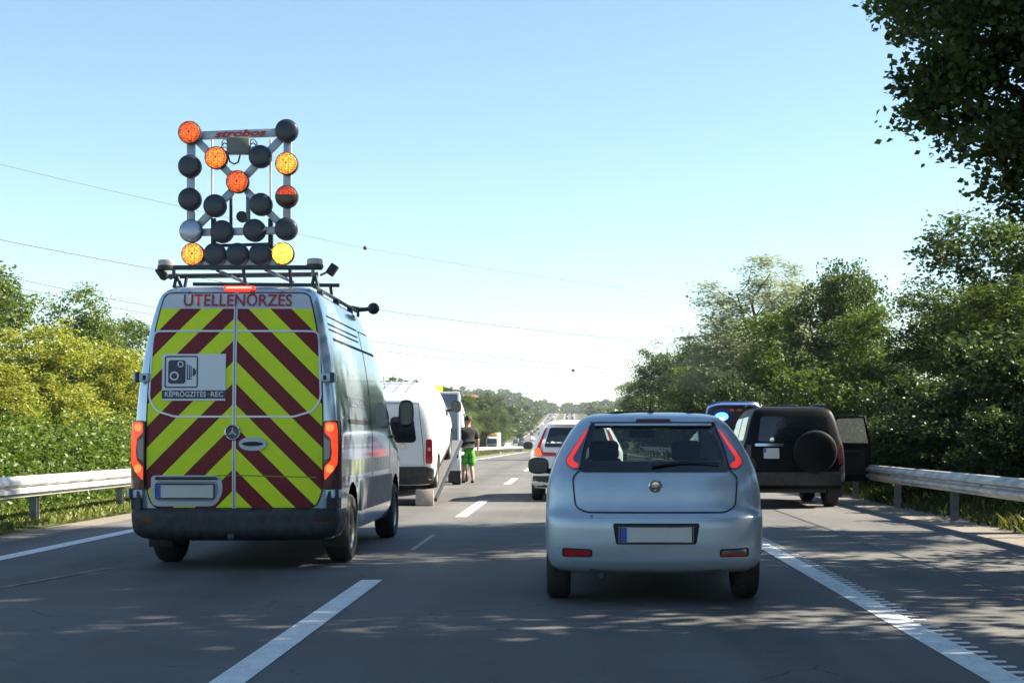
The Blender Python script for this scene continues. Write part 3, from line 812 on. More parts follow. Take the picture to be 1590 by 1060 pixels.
wire('lowest power line, carrying one marker ball', [(-450, 340), (100, 462), (230, 487), (595, 545), (890, 575), (983, 583), (1300, 608)], 165, 305, (890,), 0.045)
# ---------------------------------------------------------------- vehicle toolkit
class Body:
    """horizontal slices: half width, rear and front position as functions of height; rounded plan corners"""
    def __init__(s, zs, hw, yr, yf, Lr=0.45, n=3.2, Lf=0.7, nf=2.4):
        s.zs, s.hw, s.yr, s.yf = zs, pchip(hw), pchip(yr), pchip(yf)
        s.Lr = pchip(Lr) if hasattr(Lr, '__len__') else (lambda z: Lr)
        s.n, s.Lf, s.nf = n, Lf, nf
    def rear(s, x, z):
        t = min(abs(x) / s.hw(z), 0.9999)
        return s.yr(z) + s.Lr(z) * (1 - (1 - t ** s.n) ** (1 / s.n))
    def side(s, y, z):
        h = s.hw(z); a = (y - s.yr(z)) / s.Lr(z); b = (s.yf(z) - y) / s.Lf
        k = 1.0
        if a < 1: k = (1 - (1 - max(a, 0)) ** s.n) ** (1 / s.n)
        if b < 1: k = min(k, (1 - (1 - max(b, 0)) ** s.nf) ** (1 / s.nf))
        return h * k
    def front(s, x, z):
        t = min(abs(x) / s.hw(z), 0.9999)
        return s.yf(z) - s.Lf * (1 - (1 - t ** s.nf) ** (1 / s.nf))
    FR = [0, .12, .24, .36, .48, .6, .7, .78, .85, .90, .94, .97, .985, .995, 1.0]
    def bm(s):
        bm = bmesh.new(); rings = []
        for z in s.zs:
            h, yr, yf = s.hw(z), s.yr(z), s.yf(z); Lr = s.Lr(z)
            half = [(h * t, yr + Lr * (1 - (1 - t ** s.n) ** (1 / s.n))) for t in s.FR]
            y0, y1 = yr + Lr, yf - s.Lf
            half += [(h, y0 + (y1 - y0) * k / 9) for k in range(1, 9)]
            half += [(h * t, yf - s.Lf * (1 - (1 - t ** s.nf) ** (1 / s.nf))) for t in reversed(s.FR)]
            ring = half + [(-x, y) for x, y in reversed(half[1:-1])]
            rings.append([bm.verts.new((x, y, z)) for x, y in ring])
        n = len(rings[0])
        for r0, r1 in zip(rings, rings[1:]):
            for k in range(n): bm.faces.new((r0[k], r0[(k+1) % n], r1[(k+1) % n], r1[k]))
        bm.faces.new(list(reversed(rings[0]))); bm.faces.new(rings[-1])
        bmesh.ops.recalc_face_normals(bm, faces=bm.faces)
        return bm

def inside(p, poly):
    x, y = p; c = False; n = len(poly)
    for i in range(n):
        x0, y0 = poly[i]; x1, y1 = poly[i - 1]
        if (y0 > y) != (y1 > y) and x < (x1 - x0) * (y - y0) / (y1 - y0) + x0: c = not c
    return c
def hole(bm, poly, axes, filt):
    """cut a convex polygon (in the plane of the two axes) out of the faces accepted by filt"""
    a, b = axes; o = 3 - a - b; n = len(poly)
    lo = [min(p[k] for p in poly) - 0.25 for k in (0, 1)]; hi = [max(p[k] for p in poly) + 0.25 for k in (0, 1)]
    for i in range(n):
        p, q = poly[i], poly[(i + 1) % n]
        co = Vector((0, 0, 0)); co[a], co[b] = p
        no = Vector((0, 0, 0)); no[a], no[b] = -(q[1] - p[1]), q[0] - p[0]
        if no.length < 1e-6: continue
        fs = []
        for f in bm.faces:
            if not filt(f): continue
            if any(lo[0] < v.co[a] < hi[0] and lo[1] < v.co[b] < hi[1] for v in f.verts): fs.append(f)
        geom = list({v for f in fs for v in f.verts}) + list({e for f in fs for e in f.edges}) + fs
        bmesh.ops.bisect_plane(bm, geom=geom, dist=1e-5, plane_co=co, plane_no=no)
    kill = [f for f in bm.faces if filt(f) and inside((f.calc_center_median()[a], f.calc_center_median()[b]), poly)]
    bmesh.ops.delete(bm, geom=kill, context='FACES')

def patch_bm(polys, fn, off, thick=0.015, grid=0.12, axis='rear', bm=None):
    """polygons in (x,z) or (y,z) laid on the body surface, `off` proud, with a rim running into the body"""
    bm = bm or bmesh.new()
    sub = bmesh.new()
    for poly in polys:
        vs = [sub.verts.new((p[0], 0, p[1])) for p in poly]
        try: sub.faces.new(vs)
        except ValueError: pass
    xs = [v.co.x for v in sub.verts]; zs = [v.co.z for v in sub.verts]
    for k, (mn, mx) in ((0, (min(xs), max(xs))), (2, (min(zs), max(zs)))):
        c = math.floor(mn / grid) * grid + grid * 0.4999
        while c < mx:
            if c > mn:
                co = Vector((0, 0, 0)); co[k] = c; no = Vector((0, 0, 0)); no[k] = 1
                bmesh.ops.bisect_plane(sub, geom=sub.verts[:] + sub.edges[:] + sub.faces[:], dist=1e-6, plane_co=co, plane_no=no)
            c += grid
    flat = {v: (v.co.x, v.co.z) for v in sub.verts}
    for v, (u, z) in flat.items(): v.co = fn(u, z, off)
    if thick > 0:
        be = [e for e in sub.edges if e.is_boundary]
        r = bmesh.ops.extrude_edge_only(sub, edges=be)
        near = {}
        for v in r['geom']:
            if isinstance(v, bmesh.types.BMVert): near[v] = None
        for v in near:
            src = [e.other_vert(v) for e in v.link_edges if e.other_vert(v) in flat]
            u, z = flat[src[0]]; v.co = fn(u, z, off - thick)
    bmesh.ops.recalc_face_normals(sub, faces=sub.faces)
    tmp = bpy.data.meshes.new('tmp'); sub.to_mesh(tmp); sub.free(); bm.from_mesh(tmp); bpy.data.meshes.remove(tmp)
    return bm
def rear_fn(B):
    return lambda x, z, o: Vector((x, B.rear(x, z) - o, z))
def side_fn(B, sg):
    return lambda y, z, o: Vector((sg * (B.side(y, z) + o), y, z))
def front_fn(B):
    return lambda x, z, o: Vector((x, B.front(x, z) + o, z))
def patch(name, polys, fn, m, parent, off=0.006, thick=0.015, grid=0.12, smooth=40):
    if not hasattr(polys[0][0], '__len__'): polys = [polys]
    return obj(name, patch_bm(polys, fn, off, thick, grid), m, parent, smooth)
def strips(name, pts, w, fn, m, parent, off=0.004, closed=False, thick=0.008):
    """a band of width w along a 2D polyline on the surface"""
    fine = []
    n = len(pts)
    for i in range(n if closed else n - 1):
        a, b = Vector(pts[i]), Vector(pts[(i + 1) % n]); k = max(1, int((b - a).length / 0.10))
        fine += [tuple(a.lerp(b, j / k)) for j in range(k)]
    if not closed: fine.append(tuple(pts[-1]))
    qs = strip_poly(fine, w, closed)
    bm = bmesh.new()
    for q in qs:
        t = [bm.verts.new(fn(p[0], p[1], off)) for p in q]; u = [bm.verts.new(fn(p[0], p[1], off - thick)) for p in q]
        bm.faces.new(t); bm.faces.new((t[0], u[0], u[1], t[1])); bm.faces.new((t[2], u[2], u[3], t[3]))
    bmesh.ops.remove_doubles(bm, verts=bm.verts, dist=1e-4)
    return obj(name, bm, m, parent)
def text(name, s, size, place, m, parent, bold=0.0, shear=0.0, width=None, depth=0.0):
    """lettering as a flat mesh; place(x, z) -> point"""
    cu = bpy.data.curves.new('lettering', 'FONT'); cu.body = s; cu.size = size; cu.align_x = 'CENTER'; cu.align_y = 'CENTER'
    cu.offset = bold; cu.shear = shear; cu.resolution_u = 3
    o = bpy.data.objects.new('lettering', cu); COL.objects.link(o)
    bpy.context.view_layer.update()
    me = bpy.data.meshes.new_from_object(o.evaluated_get(bpy.context.evaluated_depsgraph_get()))
    bpy.data.objects.remove(o); bpy.data.curves.remove(cu)
    xs = [v.co.x for v in me.vertices]; k = (width / (max(xs) - min(xs))) if width else 1.0
    for v in me.vertices: v.co = place(v.co.x * k, v.co.y)
    me.name = name
    return mesh_obj(name, me, m, parent)

def wheel_meshes(r, w, rim=0.66, spokes=5):
    bm = bmesh.new(); a = w / 2
    add_lathe(bm, [(r * rim, -a * .8), (r * (rim + .06), -a), (r * .9, -a), (r * .97, -a * .82), (r, -a * .55), (r, a * .55), (r * .97, a * .82), (r * .9, a), (r * (rim + .06), a), (r * rim, a * .8)], 'X', n=40)
    for g in (-.3, 0, .3): pass
    ty = bpy.data.meshes.new('tyre'); bmesh.ops.recalc_face_normals(bm, faces=bm.faces); bm.to_mesh(ty); bm.free(); ty.materials.append(M_RUBBER)
    bm = bmesh.new(); R = r * rim
    add_lathe(bm, [(R, -a * .8), (R * .94, -a * .5), (R * .9, a * .3), (R * .9, a * .72), (R, a * .86), (R * 1.02, a * .8)], 'X', n=40)
    add_lathe(bm, [(0, a * .62), (R * .2, a * .62), (R * .24, a * .45), (R * .24, -a * .2)], 'X', n=20)
    for k in range(spokes):
        an = 2 * math.pi * k / spokes
        add_box(bm, (a * .48, math.cos(an) * R * .56, math.sin(an) * R * .56), (a * .22, R * .76, R * .26), Matrix.Rotation(an, 3, 'X'), 0.012)
    rm = bpy.data.meshes.new('rim'); bmesh.ops.recalc_face_normals(bm, faces=bm.faces); bm.to_mesh(rm); bm.free(); rm.materials.append(M_RIM)
    bm = bmesh.new(); add_lathe(bm, [(0, -a * .1), (R * .89, -a * .1), (R * .89, -a * .2), (0, -a * .2)], 'X', n=28)
    br = bpy.data.meshes.new('brake_disc'); bm.to_mesh(br); bm.free(); br.materials.append(M_DGREY)
    for me in (ty, rm):
        for p in me.polygons: p.use_smooth = True
        me.set_sharp_from_angle(angle=math.radians(35))
    return ty, rm, br
def wheels(root, ms, xs, ys, r):
    for y in ys:
        for sg in (-1, 1):
            e = bpy.data.objects.new('wheel', ms[0]); link(e, root)
            e.location = (sg * xs, y, r); e.rotation_euler = (0, 0, 0 if sg > 0 else math.pi)
            link(bpy.data.objects.new('rim', ms[1]), e); link(bpy.data.objects.new('brake_disc', ms[2]), e)
def circle(c, r, n=16, a0=0.0):
    return [(c[0] + r * math.cos(a0 + 2 * math.pi * k / n), c[1] + r * math.sin(a0 + 2 * math.pi * k / n)) for k in range(n)]
def arches(bm, ys, r, zc, xmin):
    for y in ys:
        for sg in (-1, 1):
            hole(bm, circle((y, zc), r, 18), (1, 2), lambda f, sg=sg: f.calc_center_median().x * sg > xmin)
def zlist(*segs):
    out = []
    for a, b, n in segs: out += list(np.linspace(a, b, n, endpoint=False))
    return [float(z) for z in out] + [float(segs[-1][1])]
def plate(parent, c, w, h, fn, name='number_plate'):
    p = patch(name, rounded([(c[0]-w/2, c[1]-h/2), (c[0]+w/2, c[1]-h/2), (c[0]+w/2, c[1]+h/2), (c[0]-w/2, c[1]+h/2)], .012), fn, M_PLATE, parent, 0.02, 0.012)
    patch('blue_band', [(c[0]-w/2+.004, c[1]-h/2+.004), (c[0]-w/2+.045, c[1]-h/2+.004), (c[0]-w/2+.045, c[1]+h/2-.004), (c[0]-w/2+.004, c[1]+h/2-.004)], fn, M_EUBLUE, p, 0.0225, 0.002)
    strips('plate_frame', [(c[0]-w/2-.004, c[1]-h/2-.004), (c[0]+w/2+.004, c[1]-h/2-.004), (c[0]+w/2+.004, c[1]+h/2+.004), (c[0]-w/2-.004, c[1]+h/2+.004)], .014, fn, M_BLACK, p, .024, True, .014)
    return p
def mirror(parent, x, y, z, sg, w=.2, h=.16, m=M_BLACK, arm=.1):
    bm = bmesh.new(); bmesh.ops.create_uvsphere(bm, u_segments=16, v_segments=10, radius=1.0)
    for v in bm.verts:
        q = v.co; yy = q.y if q.y > 0 else q.y * 0.25
        v.co = Vector((x + sg * (arm + w / 2) + math.copysign(abs(q.x) ** .7, q.x) * w / 2, y + yy * .10, z + math.copysign(abs(q.z) ** .7, q.z) * h / 2))
    mo = obj('mirror', bm, m, parent, 180)
    bm = bmesh.new(); add_tube(bm, [(x - sg * .03, y, z - h * .35), (x + sg * (arm + .03), y + .02, z - h * .3)], .025, 8); obj('mirror_arm', bm, m, mo, 50)
    pg = rounded([(-w*.42, -h*.4), (w*.42, -h*.4), (w*.42, h*.4), (-w*.42, h*.4)], h * .25)
    pydata('mirror_glass', [(x + sg * (arm + w / 2) + a, y - .0305, z + b) for a, b in pg], [tuple(range(len(pg)))], mat('mirror_glass', (0.04, 0.05, 0.06), 0.08, 0.6), mo)
    return mo
def rect(x0, x1, z0, z1, r=.03): return rounded([(x0, z0), (x1, z0), (x1, z1), (x0, z1)], r)
def mirrored(poly): return [(-x, z) for x, z in reversed(poly)]

# ---------------------------------------------------------------- road inspection van
VX, VY = -3.285, 14.0
van = thing('road_inspection_van', 'silver road inspection van with red and yellow chevrons on its rear doors', 'van', (VX, VY, 0))
B = Body(zlist((.30, .5, 3), (.5, 1.2, 7), (1.2, 2.55, 14), (2.55, 2.74, 9), (2.74, 2.80, 7)),
         [(.30, .94), (.42, .985), (.7, 1.0), (1.2, 1.0), (1.5, .985), (1.94, .94), (2.34, .868), (2.56, .815), (2.67, .778), (2.73, .735), (2.775, .655), (2.80, .48)],
         [(.30, .14), (.5, .12), (1.0, .11), (1.6, .125), (2.2, .16), (2.56, .20), (2.68, .225), (2.75, .29), (2.785, .42), (2.80, .6)],
         [(.30, 5.7), (.6, 5.86), (.95, 5.9), (1.15, 5.72), (1.32, 5.2), (1.5, 4.98), (2.2, 4.32), (2.5, 3.98), (2.68, 3.7), (2.77, 3.3), (2.80, 2.9)], Lr=.16, n=4.2, Lf=.8)
RF = rear_fn(B)
bm = B.bm(); arches(bm, (1.12, 4.79), .43, .40, .55); obj('body', bm, M_SILVER, van, 35)
bm = bmesh.new(); add_box(bm, (0, 2.9, .62), (1.46, 5.2, .62)); add_box(bm, (0, .55, .44), (1.2, .5, .2)); obj('underbody', bm, M_BLACK, van)
# rear doors
dz0, dzt = .60, 2.705
M_HINGE = mat('hinge_cover', (.42, .50, .60), .35, .1, .3)
for sg in (-1, 1):
    pl = [(.012, dz0), (.80, dz0), (.862, .80), (.862, 1.4), (.845, 1.9), (.80, 2.3), (.745, 2.56), (.705, dzt), (.012, dzt)]
    pl = rounded(pl, [0, .14, .05, .2, .2, .2, .05, .10, 0])
    if sg < 0: pl = mirrored(pl)
    d = patch('rear_door', pl, RF, M_CHEV, van, .012, .03, .10)
    d['label'] = 'left rear door with chevrons and camera notice' if sg < 0 else 'right rear door with chevrons and handle'
    strips('door_gap', pl, .012, RF, M_SEAM, d, .0135, False, .004)
    wp = rounded([(.02, 2.325), (.80, 2.325), (.815, 2.2), (.838, 1.66), (.76, 1.545), (.58, 1.49), (.02, 1.49)], [0, .10, 0, .06, .03, .03, 0])
    strips('window_recess_edge', [(sg * x, z) for x, z in wp], .018, RF, M_FILMEDGE, d, .0165, False, .006)
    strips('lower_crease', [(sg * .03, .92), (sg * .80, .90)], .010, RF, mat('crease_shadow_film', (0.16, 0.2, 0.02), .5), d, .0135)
    for z in (1.87, .74):
        h = box('hinge', (sg * (B.hw(z) - .035), B.rear(.8, z) - .012, z), (.15, .05, .085), M_HINGE, van, bevel=.012)
        lathe('hinge_pin', [(0, -.05), (.022, -.05), (.022, .05), (0, .05)], M_DGREY, h, c=(sg * (B.hw(z) - .0), B.rear(.8, z) - .03, z), n=12)
        box('hinge_slot', (sg * (B.hw(z) - .07), B.rear(.8, z) - .0365, z), (.03, .004, .045), M_SEAM, h)
# door joint
strips('door_joint', [(.0, dz0), (.0, 2.705)], .034, RF, M_FILMEDGE, van, .017, False, .01)
strips('door_split', [(.0, dz0), (.0, 2.705)], .007, RF, M_SEAM, van, .0185, False, .002)
M_TXTRED = mat('dark_red_lettering', (0.30, 0.012, 0.022), .4)
text('lettering', 'ÚTELLENŐRZÉS', .165, lambda x, z: Vector((x - .01 + .025, B.rear(x, 2.60 + z) - .0225, 2.622 + z)), M_TXTRED, van, bold=.0022, width=1.06)
# badge: ring and three-pointed star
bz = 1.335
bg_ = lathe('badge', [(0, 0), (.078, 0), (.078, -.02), (.070, -.026), (.062, -.02), (.062, -.01), (0, -.01)], M_CHROME, van, 'Y', (-.01, B.rear(0, bz) - .012, bz), 32)
lathe('badge_disc', [(0, -.0105), (.062, -.0105)], mat('badge_black', (.02, .03, .06), .25), bg_, 'Y', (-.01, B.rear(0, bz) - .012, bz), 32)
bm = bmesh.new()
cc = Vector((-.01, B.rear(0, bz) - .040, bz))
ctr = bm.verts.new(cc + Vector((0, -.004, 0))); ring = []
for k in range(6):
    a = math.pi / 2 + k * math.pi / 3; r_ = .062 if k % 2 == 0 else .013
    ring.append(bm.verts.new(cc + Vector((r_ * math.cos(a), .012 if k % 2 == 0 else .008, r_ * math.sin(a)))))
for k in range(6): bm.faces.new((ctr, ring[k], ring[(k + 1) % 6]))
obj('badge_star', bm, mat('badge_star_metal', (.55, .58, .62), .4, .2), bg_)
# handle
hz = 1.225
hp = [(.185 + .135 * math.copysign(abs(math.cos(t)) ** .8, math.cos(t)), hz + .066 * math.sin(t)) for t in np.linspace(0, 2 * math.pi, 28, endpoint=False)]
hd = patch('door_handle', hp, RF, M_LGREY, van, .03, .03, .05)
patch('handle_slot', [(.185 + .105 * math.cos(t), hz + .022 * math.sin(t)) for t in np.linspace(0, 2 * math.pi, 20, endpoint=False)], RF, M_SEAM, hd, .032, .004)
# plate recess
rp = rounded([(-.81, .68), (-.81, .92), (-.13, .92), (-.10, .78), (-.17, .62), (-.77, .62)], [.06, .05, .08, .08, .08, .06])
rec = patch('plate_recess', rp, RF, M_LGREY, van, .020, .025)
patch('recess_floor', rounded([(-.765, .67), (-.765, .86), (-.16, .86), (-.145, .77), (-.19, .665)], .04), RF, mat('recess_grey', (.20, .23, .27), .5), rec, .023, .006)
patch('recess_lip', rounded([(-.77, .875), (-.765, .905), (-.17, .905), (-.15, .875)], .01), RF, M_BLACK, rec, .032, .012)
plate(van, (-.475, .765), .56, .13, lambda x, z, o: RF(x, z, o + .012))
# tail lamps
for sg in (-1, 1):
    def lampfn(u, z, o, sg=sg):
        h = B.hw(z); r = .09; y0 = B.yr(z) + .01; a = (abs(u) - (h - r)) / r
        if a <= 0: return Vector((u, y0 - o, z))
        if a < math.pi / 2: return Vector((sg * (h - r + (r + o) * math.sin(a)), y0 + r - (r + o) * math.cos(a), z))
        return Vector((sg * (h + o), y0 + r + (a - math.pi / 2) * r, z))
    def lpoly(pts, r=.015):
        p = rounded(pts, r); return p if sg > 0 else mirrored(p)
    lm = patch('tail_lamp', lpoly([(.872, .78), (1.10, .78), (1.09, 1.1), (1.06, 1.45), (.868, 1.45)], .02), lampfn, M_DARKRED, van, .03, .10, .03)
    patch('lamp_light', lpoly([(.885, .87), (.93, .93), (.985, 1.03), (.99, 1.18), (.985, 1.36), (.975, 1.435), (.888, 1.435), (.885, 1.34), (.935, 1.28), (.945, 1.14), (.935, 1.06), (.882, 1.0)], .02), lampfn, M_REDLIT, lm, .034, .006, .03)
    for zc in (1.385, .985):
        pp = [(sg * .925 + .030 * math.cos(t), zc + .040 * math.sin(t)) for t in np.linspace(0, 2 * math.pi, 14, endpoint=False)]
        patch('bulb_glow', pp, lampfn, M_REDHOT, lm, .0365, .004, .03)
    patch('lamp_reverse_lens', lpoly([(.878, 1.06), (.925, 1.09), (.928, 1.25), (.878, 1.29)], .01), lampfn, M_LENS, lm, .035, .004, .05)
    sp2 = strips('corner_trim', [(.3, .79), (.52, .79)], .02, side_fn(B, sg), M_BUMP, van, .01)
# high brake light
hb = patch('high_brake_light', rect(-.15, .15, 2.735, 2.773, .018), lambda x, z, o: Vector((x + .02, .27 - o, z)), M_REDLIT, van, .05, .09)
patch('brake_light_core', rect(-.125, .125, 2.746, 2.764, .008), lambda x, z, o: Vector((x + .02, .27 - o, z)), mat('brake_core', (.9, .3, .25), .3, emis=(1, .22, .16), estr=.8), hb, .053, .006)
# bumper
BB = Body(zlist((.285, .38, 5), (.38, .585, 6), (.585, .60, 3)), [(.285, .86), (.32, .95), (.40, 1.005), (.57, 1.018), (.60, 1.0)], [(.285, .12), (.32, .04), (.40, .0), (.56, .0), (.585, .02), (.60, .08)], [(.285, .60), (.60, .66)], Lr=.22, n=3.4, Lf=.05)
bmp = obj('rear_bumper', BB.bm(), M_BUMP, van, 35)
for sg in (-1, 1):
    c_ = [(.90, .585), (1.005, .585), (1.005, .765), (.93, .775), (.905, .72)]
    c_ = rounded(c_, .03); c_ = c_ if sg > 0 else mirrored(c_)
    patch('bumper_corner', c_, lambda x, z, o: Vector((x, BB.rear(min(abs(x), .98), .58) - o, z)), M_BUMP, bmp, .0, .30, .05)
    patch('reflector', rect(min(sg*.78, sg*.94), max(sg*.78, sg*.94), .475, .505, .01), rear_fn(BB), M_DARKRED, bmp, .004, .006)
    # sensor
    lathe('parking_sensor', [(0, -.004), (.018, -.004), (.018, .004)], M_BLACK, bmp, 'Y', (sg * .45, BB.rear(.45, .5), .5), 16)
box('tow_hitch', (0, .03, .33), (.07, .12, .06), M_DGREY, van, bevel=.01)
tube('exhaust_pipe', [(-.45, .3, .30), (-.45, .8, .32)], .032, M_DGREY, van, 14)
wheels(van, wheel_meshes(.352, .235, .60, 6), .885, (1.12, 4.79), .352)
for sg in (-1, 1): box('mud_flap', (sg * .88, .70, .33), (.24, .012, .30), M_BLACK, van, bevel=.004)
# sides
for sg in (-1, 1):
    SF = side_fn(B, sg)
    patch('sill_cladding', rounded([(1.62, .50), (4.30, .50), (4.30, .84), (1.66, .84)], .03), SF, mat('grey_cladding', (.12, .13, .145), .5, var=.15), van, .016, .02)
    patch('sill_cladding', rounded([(.30, .44), (.66, .44), (.64, .80), (.30, .80)], .03), SF, M_SILVER, van, .014, .02)
    patch('reflective_band', [(.42, .90), (4.2, .90), (4.2, 1.06), (.42, 1.06)], SF, M_BAND, van, .004, .004)
    for a, b, z, w in ((.5, 2.5, 2.50, .016), (.46, 2.45, 2.42, .016), (.46, 2.45, 2.365, .016), (2.62, 3.5, 2.5, .01)):
        strips('roof_swage', [(a, z), (b, z)], w, SF, M_SEAM, van, .003)
    strips('panel_edge', rounded([(.62, 2.275), (4.02, 2.275), (4.12, 1.5)], [0, .12, 0]), .026, SF, M_SEAM, van, .004)
    strips('door_seam', [(2.62, 2.5), (2.62, .86)], .012, SF, M_SEAM, van, .003)
    strips('door_seam', [(4.2, 2.2), (4.22, .86)], .012, SF, M_SEAM, van, .003)
    strips('waist_crease', [(.36, 1.49), (.9, 1.48)], .014, SF, M_FILMEDGE, van, .006)
    strips('sliding_rail', [(.95, 1.455), (2.62, 1.455)], .045, SF, M_SEAM, van, .005)
    gw = patch('door_window', rounded([(4.26, 1.52), (5.02, 1.50), (4.62, 2.0), (4.40, 2.18), (4.27, 2.18)], .05), SF, M_DGLASS, van, .006)
    box('door_handle_bar', (sg * (B.side(4.3, 1.3) + .02), 4.34, 1.30), (.03, .18, .035), M_BLACK, van, bevel=.01)
    mirror(van, sg * .97, 4.86, 1.60, sg, .20, .36, M_BLACK, .06)
    patch('front_lamp', rounded([(5.25, .98), (5.6, .98), (5.5, 1.16), (5.25, 1.2)], .04), SF, M_LENS, van, .006)
    if sg > 0:
        text('side_lettering', 'ÚTELLENŐRZÉS', .15, lambda x, z: Vector((B.side(1.55 + x, 1.64 + z) + .004, 1.55 + x, 1.66 + z)), mat('faded_side_lettering', (.12, .13, .15), .5), van, bold=.002, width=1.5)
patch('windscreen', rounded([(-.80, 1.42), (.80, 1.42), (.66, 2.36), (-.66, 2.36)], .08), front_fn(B), M_DGLASS, van, .006)
# camera notice on the left door
CF = lambda x, z, o: RF(x, z, o + .012)
nt_ = patch('camera_notice', [(-.705, 1.645), (-.085, 1.645), (-.085, 2.10), (-.705, 2.10)], CF, mat('notice_white', (.62, .65, .70), .4), van, .012, .012, .3)
INK = mat('notice_navy', (.012, .02, .06), .4)
strips('symbol_frame', rounded([(-.675, 1.775), (-.36, 1.775), (-.36, 2.075), (-.675, 2.075)], .02), .013, CF, INK, nt_, .0135, True, .001)
patch('camera_symbol', rect(-.645, -.475, 1.81, 2.04, .03), CF, INK, nt_, .014, .001)
WHITE_INK = MATS['notice_white']
for c_, r1, r0 in (((-.585, 1.885), .044, .030), ((-.525, 2.0), .030, .019)):
    patch('symbol_ring', circle(c_, r1, 20), CF, WHITE_INK, nt_, .0155, .001)
    patch('symbol_eye', circle(c_, r0, 20), CF, INK, nt_, .017, .001)
for k, (x0, x1, z0, z1) in enumerate(((-.462, -.452, 1.85, 2.0), (-.442, -.432, 1.86, 1.99), (-.425, -.415, 1.87, 1.98), (-.462, -.415, 1.85, 1.86), (-.405, -.385, 1.885, 1.96), (-.385, -.372, 1.90, 1.945))):
    patch('symbol_bar', [(x0, z0), (x1, z0), (x1, z1), (x0, z1)], CF, INK, nt_, .014, .001)
patch('notice_band', [(-.705, 1.665), (-.085, 1.665), (-.085, 1.745), (-.705, 1.745)], CF, INK, nt_, .0138, .001)
ntx = lambda cx: (lambda x, z: Vector((x + cx, B.rear(x + cx, 1.705) - .0285, 1.705 + z)))
text('notice_lettering', 'KÉPRÖGZÍTÉS', .07, ntx(-.475), WHITE_INK, nt_, bold=.001, width=.40)
text('notice_lettering', 'REC', .07, ntx(-.165), WHITE_INK, nt_, bold=.001, width=.12)
patch('record_dot', circle((-.245, 1.705), .013, 12), CF, mat('record_red', (.45, .02, .02), .4), nt_, .0155, .001)
# roof rack
rk = bpy.data.objects.new('roof_rack', None); link(rk, van)
def vp(px, py, d): return W(px, py, d) - Vector((VX, VY, 0))
def bar(name, a, b, d, r=.02, d2=None):
    return tube(name, [vp(*a, d), vp(*b, d2 or d)], r, M_DGREY, rk, 8)
bm = bmesh.new(); add_box(bm, (vp(249, 417, 14.5) + vp(500, 414, 14.5)) / 2, (1.62, .05, .045), bevel=.006); obj('cross_bar', bm, M_DGREY, rk, 40)
bar('cross_bar', (262, 429), (494, 426), 15.1, .026)
bar('cross_bar', (300, 441), (527, 443), 16.4, .022)
for a, b, d, d2 in (((338, 420), (384, 440), 14.6, 15.3), ((413, 419), (455, 438), 14.6, 15.3), ((378, 418), (381, 441), 14.6, 14.6), ((450, 416), (452, 440), 14.6, 14.6), ((274, 430), (270, 447), 15.0, 15.0), ((276, 430), (282, 447), 15.0, 15.0), ((290, 430), (287, 446), 15.0, 15.0), ((488, 428), (484, 446), 15.0, 15.0), ((490, 428), (494, 447), 15.0, 15.0), ((513, 443), (515, 458), 16.4, 16.4), ((270, 416), (270, 430), 14.6, 15.0), ((486, 414), (486, 428), 14.6, 15.0)):
    bar('strut', a, b, d, .018, d2)
for x_ in (-.70, .70): tube('side_rail', [(x_, .55, 2.80), (x_, 3.4, 2.80)], .02, M_DGREY, rk)
for y_ in (.9, 1.9, 2.9):
    for x_ in (-.70, .70): box('rack_foot', (x_, y_, 2.745), (.06, .08, .12), M_DGREY, rk, bevel=.008)
for px, py in ((258, 411), (489, 409)):
    c_ = vp(px, py + 6, 14.5)
    bk = lathe('beacon_base', [(0, -.01), (.083, -.01), (.085, .01), (.082, .028), (0, .028)], M_BLACK, rk, 'Z', c_, 24)
    lathe('beacon_dome', [(.078, .028), (.08, .06), (.074, .082), (.05, .088), (0, .09)], mat('beacon_lens', (.36, .37, .38), .35), bk, 'Z', c_, 24)
for (px, py, an) in ((516, 419, .6), (252, 425, -.6)):
    c_ = vp(px, py, 14.6)
    cb = box('rack_camera', c_, (.075, .12, .12), M_BLACK, rk, Matrix.Rotation(an, 3, 'Y'), .012)
    tube('camera_bracket', [c_, vp(px + (-18 if an > 0 else 14), py + 8, 14.8)], .012, M_DGREY, cb, 6)
c_ = vp(580, 479, 17.7)
ar = tube('camera_arm', [vp(545, 478, 17.7), vp(560, 481, 17.7), c_], .026, M_BLACK, rk, 8)
bm = bmesh.new(); bmesh.ops.create_uvsphere(bm, u_segments=18, v_segments=12, radius=.072, matrix=Matrix.Translation(c_)); obj('camera_ball', bm, M_BLACK, ar, 180)
tube('arm_post', [vp(556, 480, 17.7), vp(556, 492, 17.7)], .018, M_DGREY, ar, 8)

# ---------------------------------------------------------------- light board above the van
LD = 14.85
LB = thing('warning_light_board', 'tall frame of round amber and dark warning lamps standing on the van roof', 'light board', W(371, 415, LD))
LO = Vector(LB.location)
def lp_(px, py, dd=0): return W(px, py, LD) - LO + Vector((0, dd, 0))
def beam(name, a, b, w, m=M_LGREY, dd=0.0, t=.045):
    p, q = lp_(*a, dd), lp_(*b, dd); v = q - p
    rot = Vector((0, 0, 1)).rotation_difference(v).to_matrix()
    ang = math.atan2(v.x, v.z)
    return box(name, (p + q) / 2, (w, t, v.length), m, LB, Matrix.Rotation(ang, 3, 'Y'), .006)
beam('frame_beam', (297, 222), (297, 346), .082); beam('frame_beam', (447, 219), (446, 343), .082)
tb = beam('frame_beam', (312, 211), (432, 206), .082); beam('frame_beam', (314, 361), (430, 358), .075)
for a, b in (((305, 217), (360, 273)), ((382, 273), (437, 215)), ((360, 297), (308, 350)), ((383, 296), (436, 348))): beam('frame_brace', a, b, .075, dd=.006)
beam('mast', (357, 300), (357, 350), .03, M_DGREY, .05, .03); beam('mast', (384, 300), (384, 350), .045, M_GREYPAINT, .05, .03)
